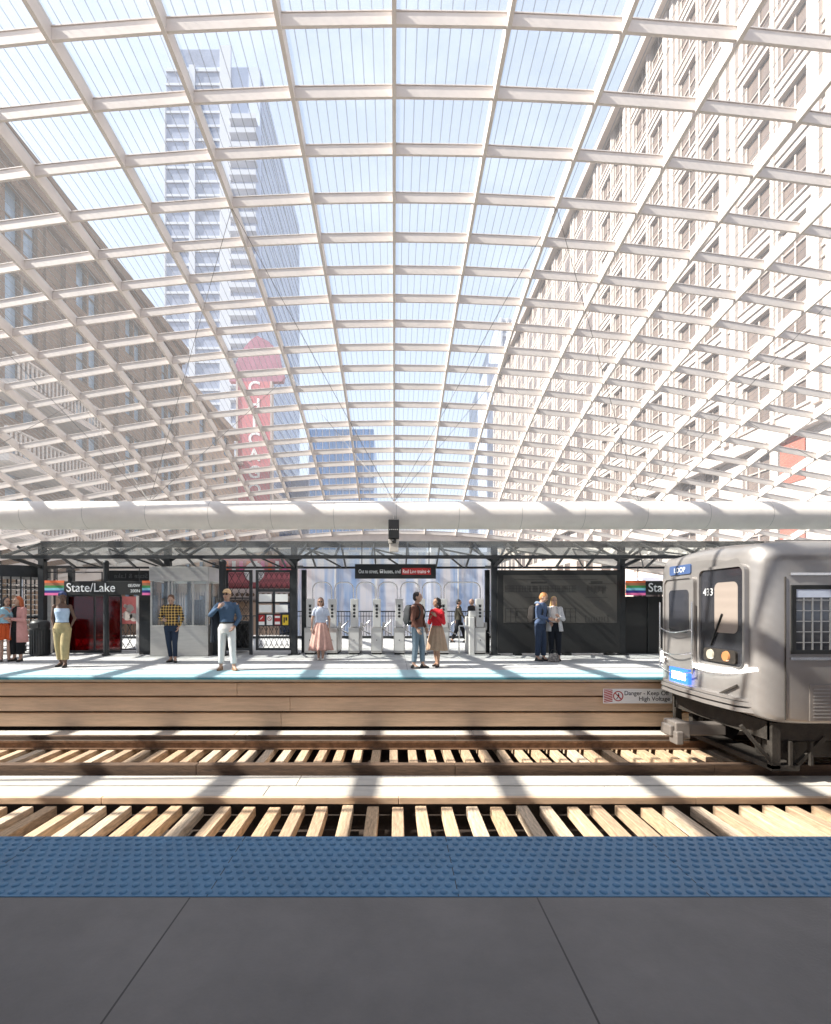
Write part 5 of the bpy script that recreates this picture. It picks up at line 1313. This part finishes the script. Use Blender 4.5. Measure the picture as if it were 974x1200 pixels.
# hoodie collar, belongings
def place_near(o, px, d, yaw): o.location = (PX(px, d), d, 0.003); o.rotation_euler = (0, 0, R(yaw))
def backpack(px, d, yaw, col, label, z0=1.0, dy=.205, s=1.0):
    t = thing('backpack', (PX(px, d), d, 0), label, 'backpack', None, R(yaw))
    b = MB(); rings = []
    for z, rx, ry in ((z0, .12, .06), (z0+.03, .15, .085), (z0+.2, .155, .10), (z0+.36, .14, .09), (z0+.44, .10, .06), (z0+.465, .04, .03)):
        rings.append([(max(-1, min(1, 1.25*math.cos(2*math.pi*k/20)))*rx, dy+max(-1, min(1, 1.2*math.sin(2*math.pi*k/20)))*ry, z) for k in range(20)])
    b.loft(rings).build('pack', cloth(col), t, bevel=0)
    b = MB().ell((0, dy+.10, z0+.13), .105, .045, .09); b.build('front_pocket', cloth(tuple(c*.8 for c in col)), t)
    b = MB()
    for sg in (-1, 1):
        b.path([(sg*.10, dy-.06, z0+.40), (sg*.115, .03, 1.475), (sg*.12, -.10, 1.42), (sg*.13, -.142, 1.30), (sg*.15, -.11, 1.16), (sg*.14, dy-.08, z0+.08)], .016, 6)
    b.build('strap', M['black'], t)
    return t
backpack(489, 11.1, 62, (0.05, 0.052, 0.055), 'dark grey backpack on the back of the man in the brown jacket')
backpack(633, 12.6, 48, (0.035, 0.03, 0.028), 'dark brown backpack worn by the man in the blue hoodie', dy=.195)
t = thing('hood', (PX(633, 12.6), 12.6, 0), 'light blue hood', None)
bpy.data.objects.remove(t)
o = remesh(MB().ell((0, .070, 1.475), .105, .065, .05).ell((0, .02, 1.465), .095, .085, .03), 'hood', .012, [cloth((0.20, 0.26, 0.36))], 2)
ho = bpy.data.objects.new('hood', o); COL.objects.link(ho); ho.parent = p11
# jacket over the shoulder of the man in white trousers
t = thing('draped_jacket', (PX(266, 10.75), 10.75, 0), 'dark jacket slung over the shoulder of the man in white trousers', 'jacket')
rings = []
for z, cx, rx, ry in ((1.50, -.14, .05, .05), (1.46, -.17, .10, .07), (1.38, -.24, .12, .07), (1.25, -.28, .12, .08), (1.10, -.29, .11, .075), (.95, -.28, .10, .07), (.80, -.275, .09, .06), (.66, -.27, .07, .045)):
    rings.append([(cx+(rx+.012*math.sin(5*2*math.pi*k/20))*math.cos(2*math.pi*k/20), .105+ry*math.sin(2*math.pi*k/20), z) for k in range(20)])
MB().loft(rings).build('jacket_body', cloth((0.022, 0.026, 0.035)), t)
MB().tube((-.33, .06, 1.15), (-.345, .04, .62), .045, .038, 12).build('sleeve', cloth((0.022, 0.026, 0.035)), t)
# handbag on the floor and phone
t = thing('handbag', (PX(649, 12.35), 12.35, 0.002), 'black and white patterned handbag on the floor at the blonde woman\'s feet', 'handbag')
rings = []
for z, rx, ry in ((0, .13, .06), (.02, .15, .075), (.14, .14, .065), (.22, .10, .03)): rings.append([(rx*math.cos(2*math.pi*k/20), ry*math.sin(2*math.pi*k/20), z) for k in range(20)])
MB().loft(rings).build('bag', cloth((0.03, 0.03, 0.03), .9, 18, c2=(0.4, 0.36, 0.33)), t)
MB().path([(.09*math.cos(math.pi*k/10), 0, .20+.13*math.sin(math.pi*k/10)) for k in range(11)], .009, 6).build('handle', M['black'], t)
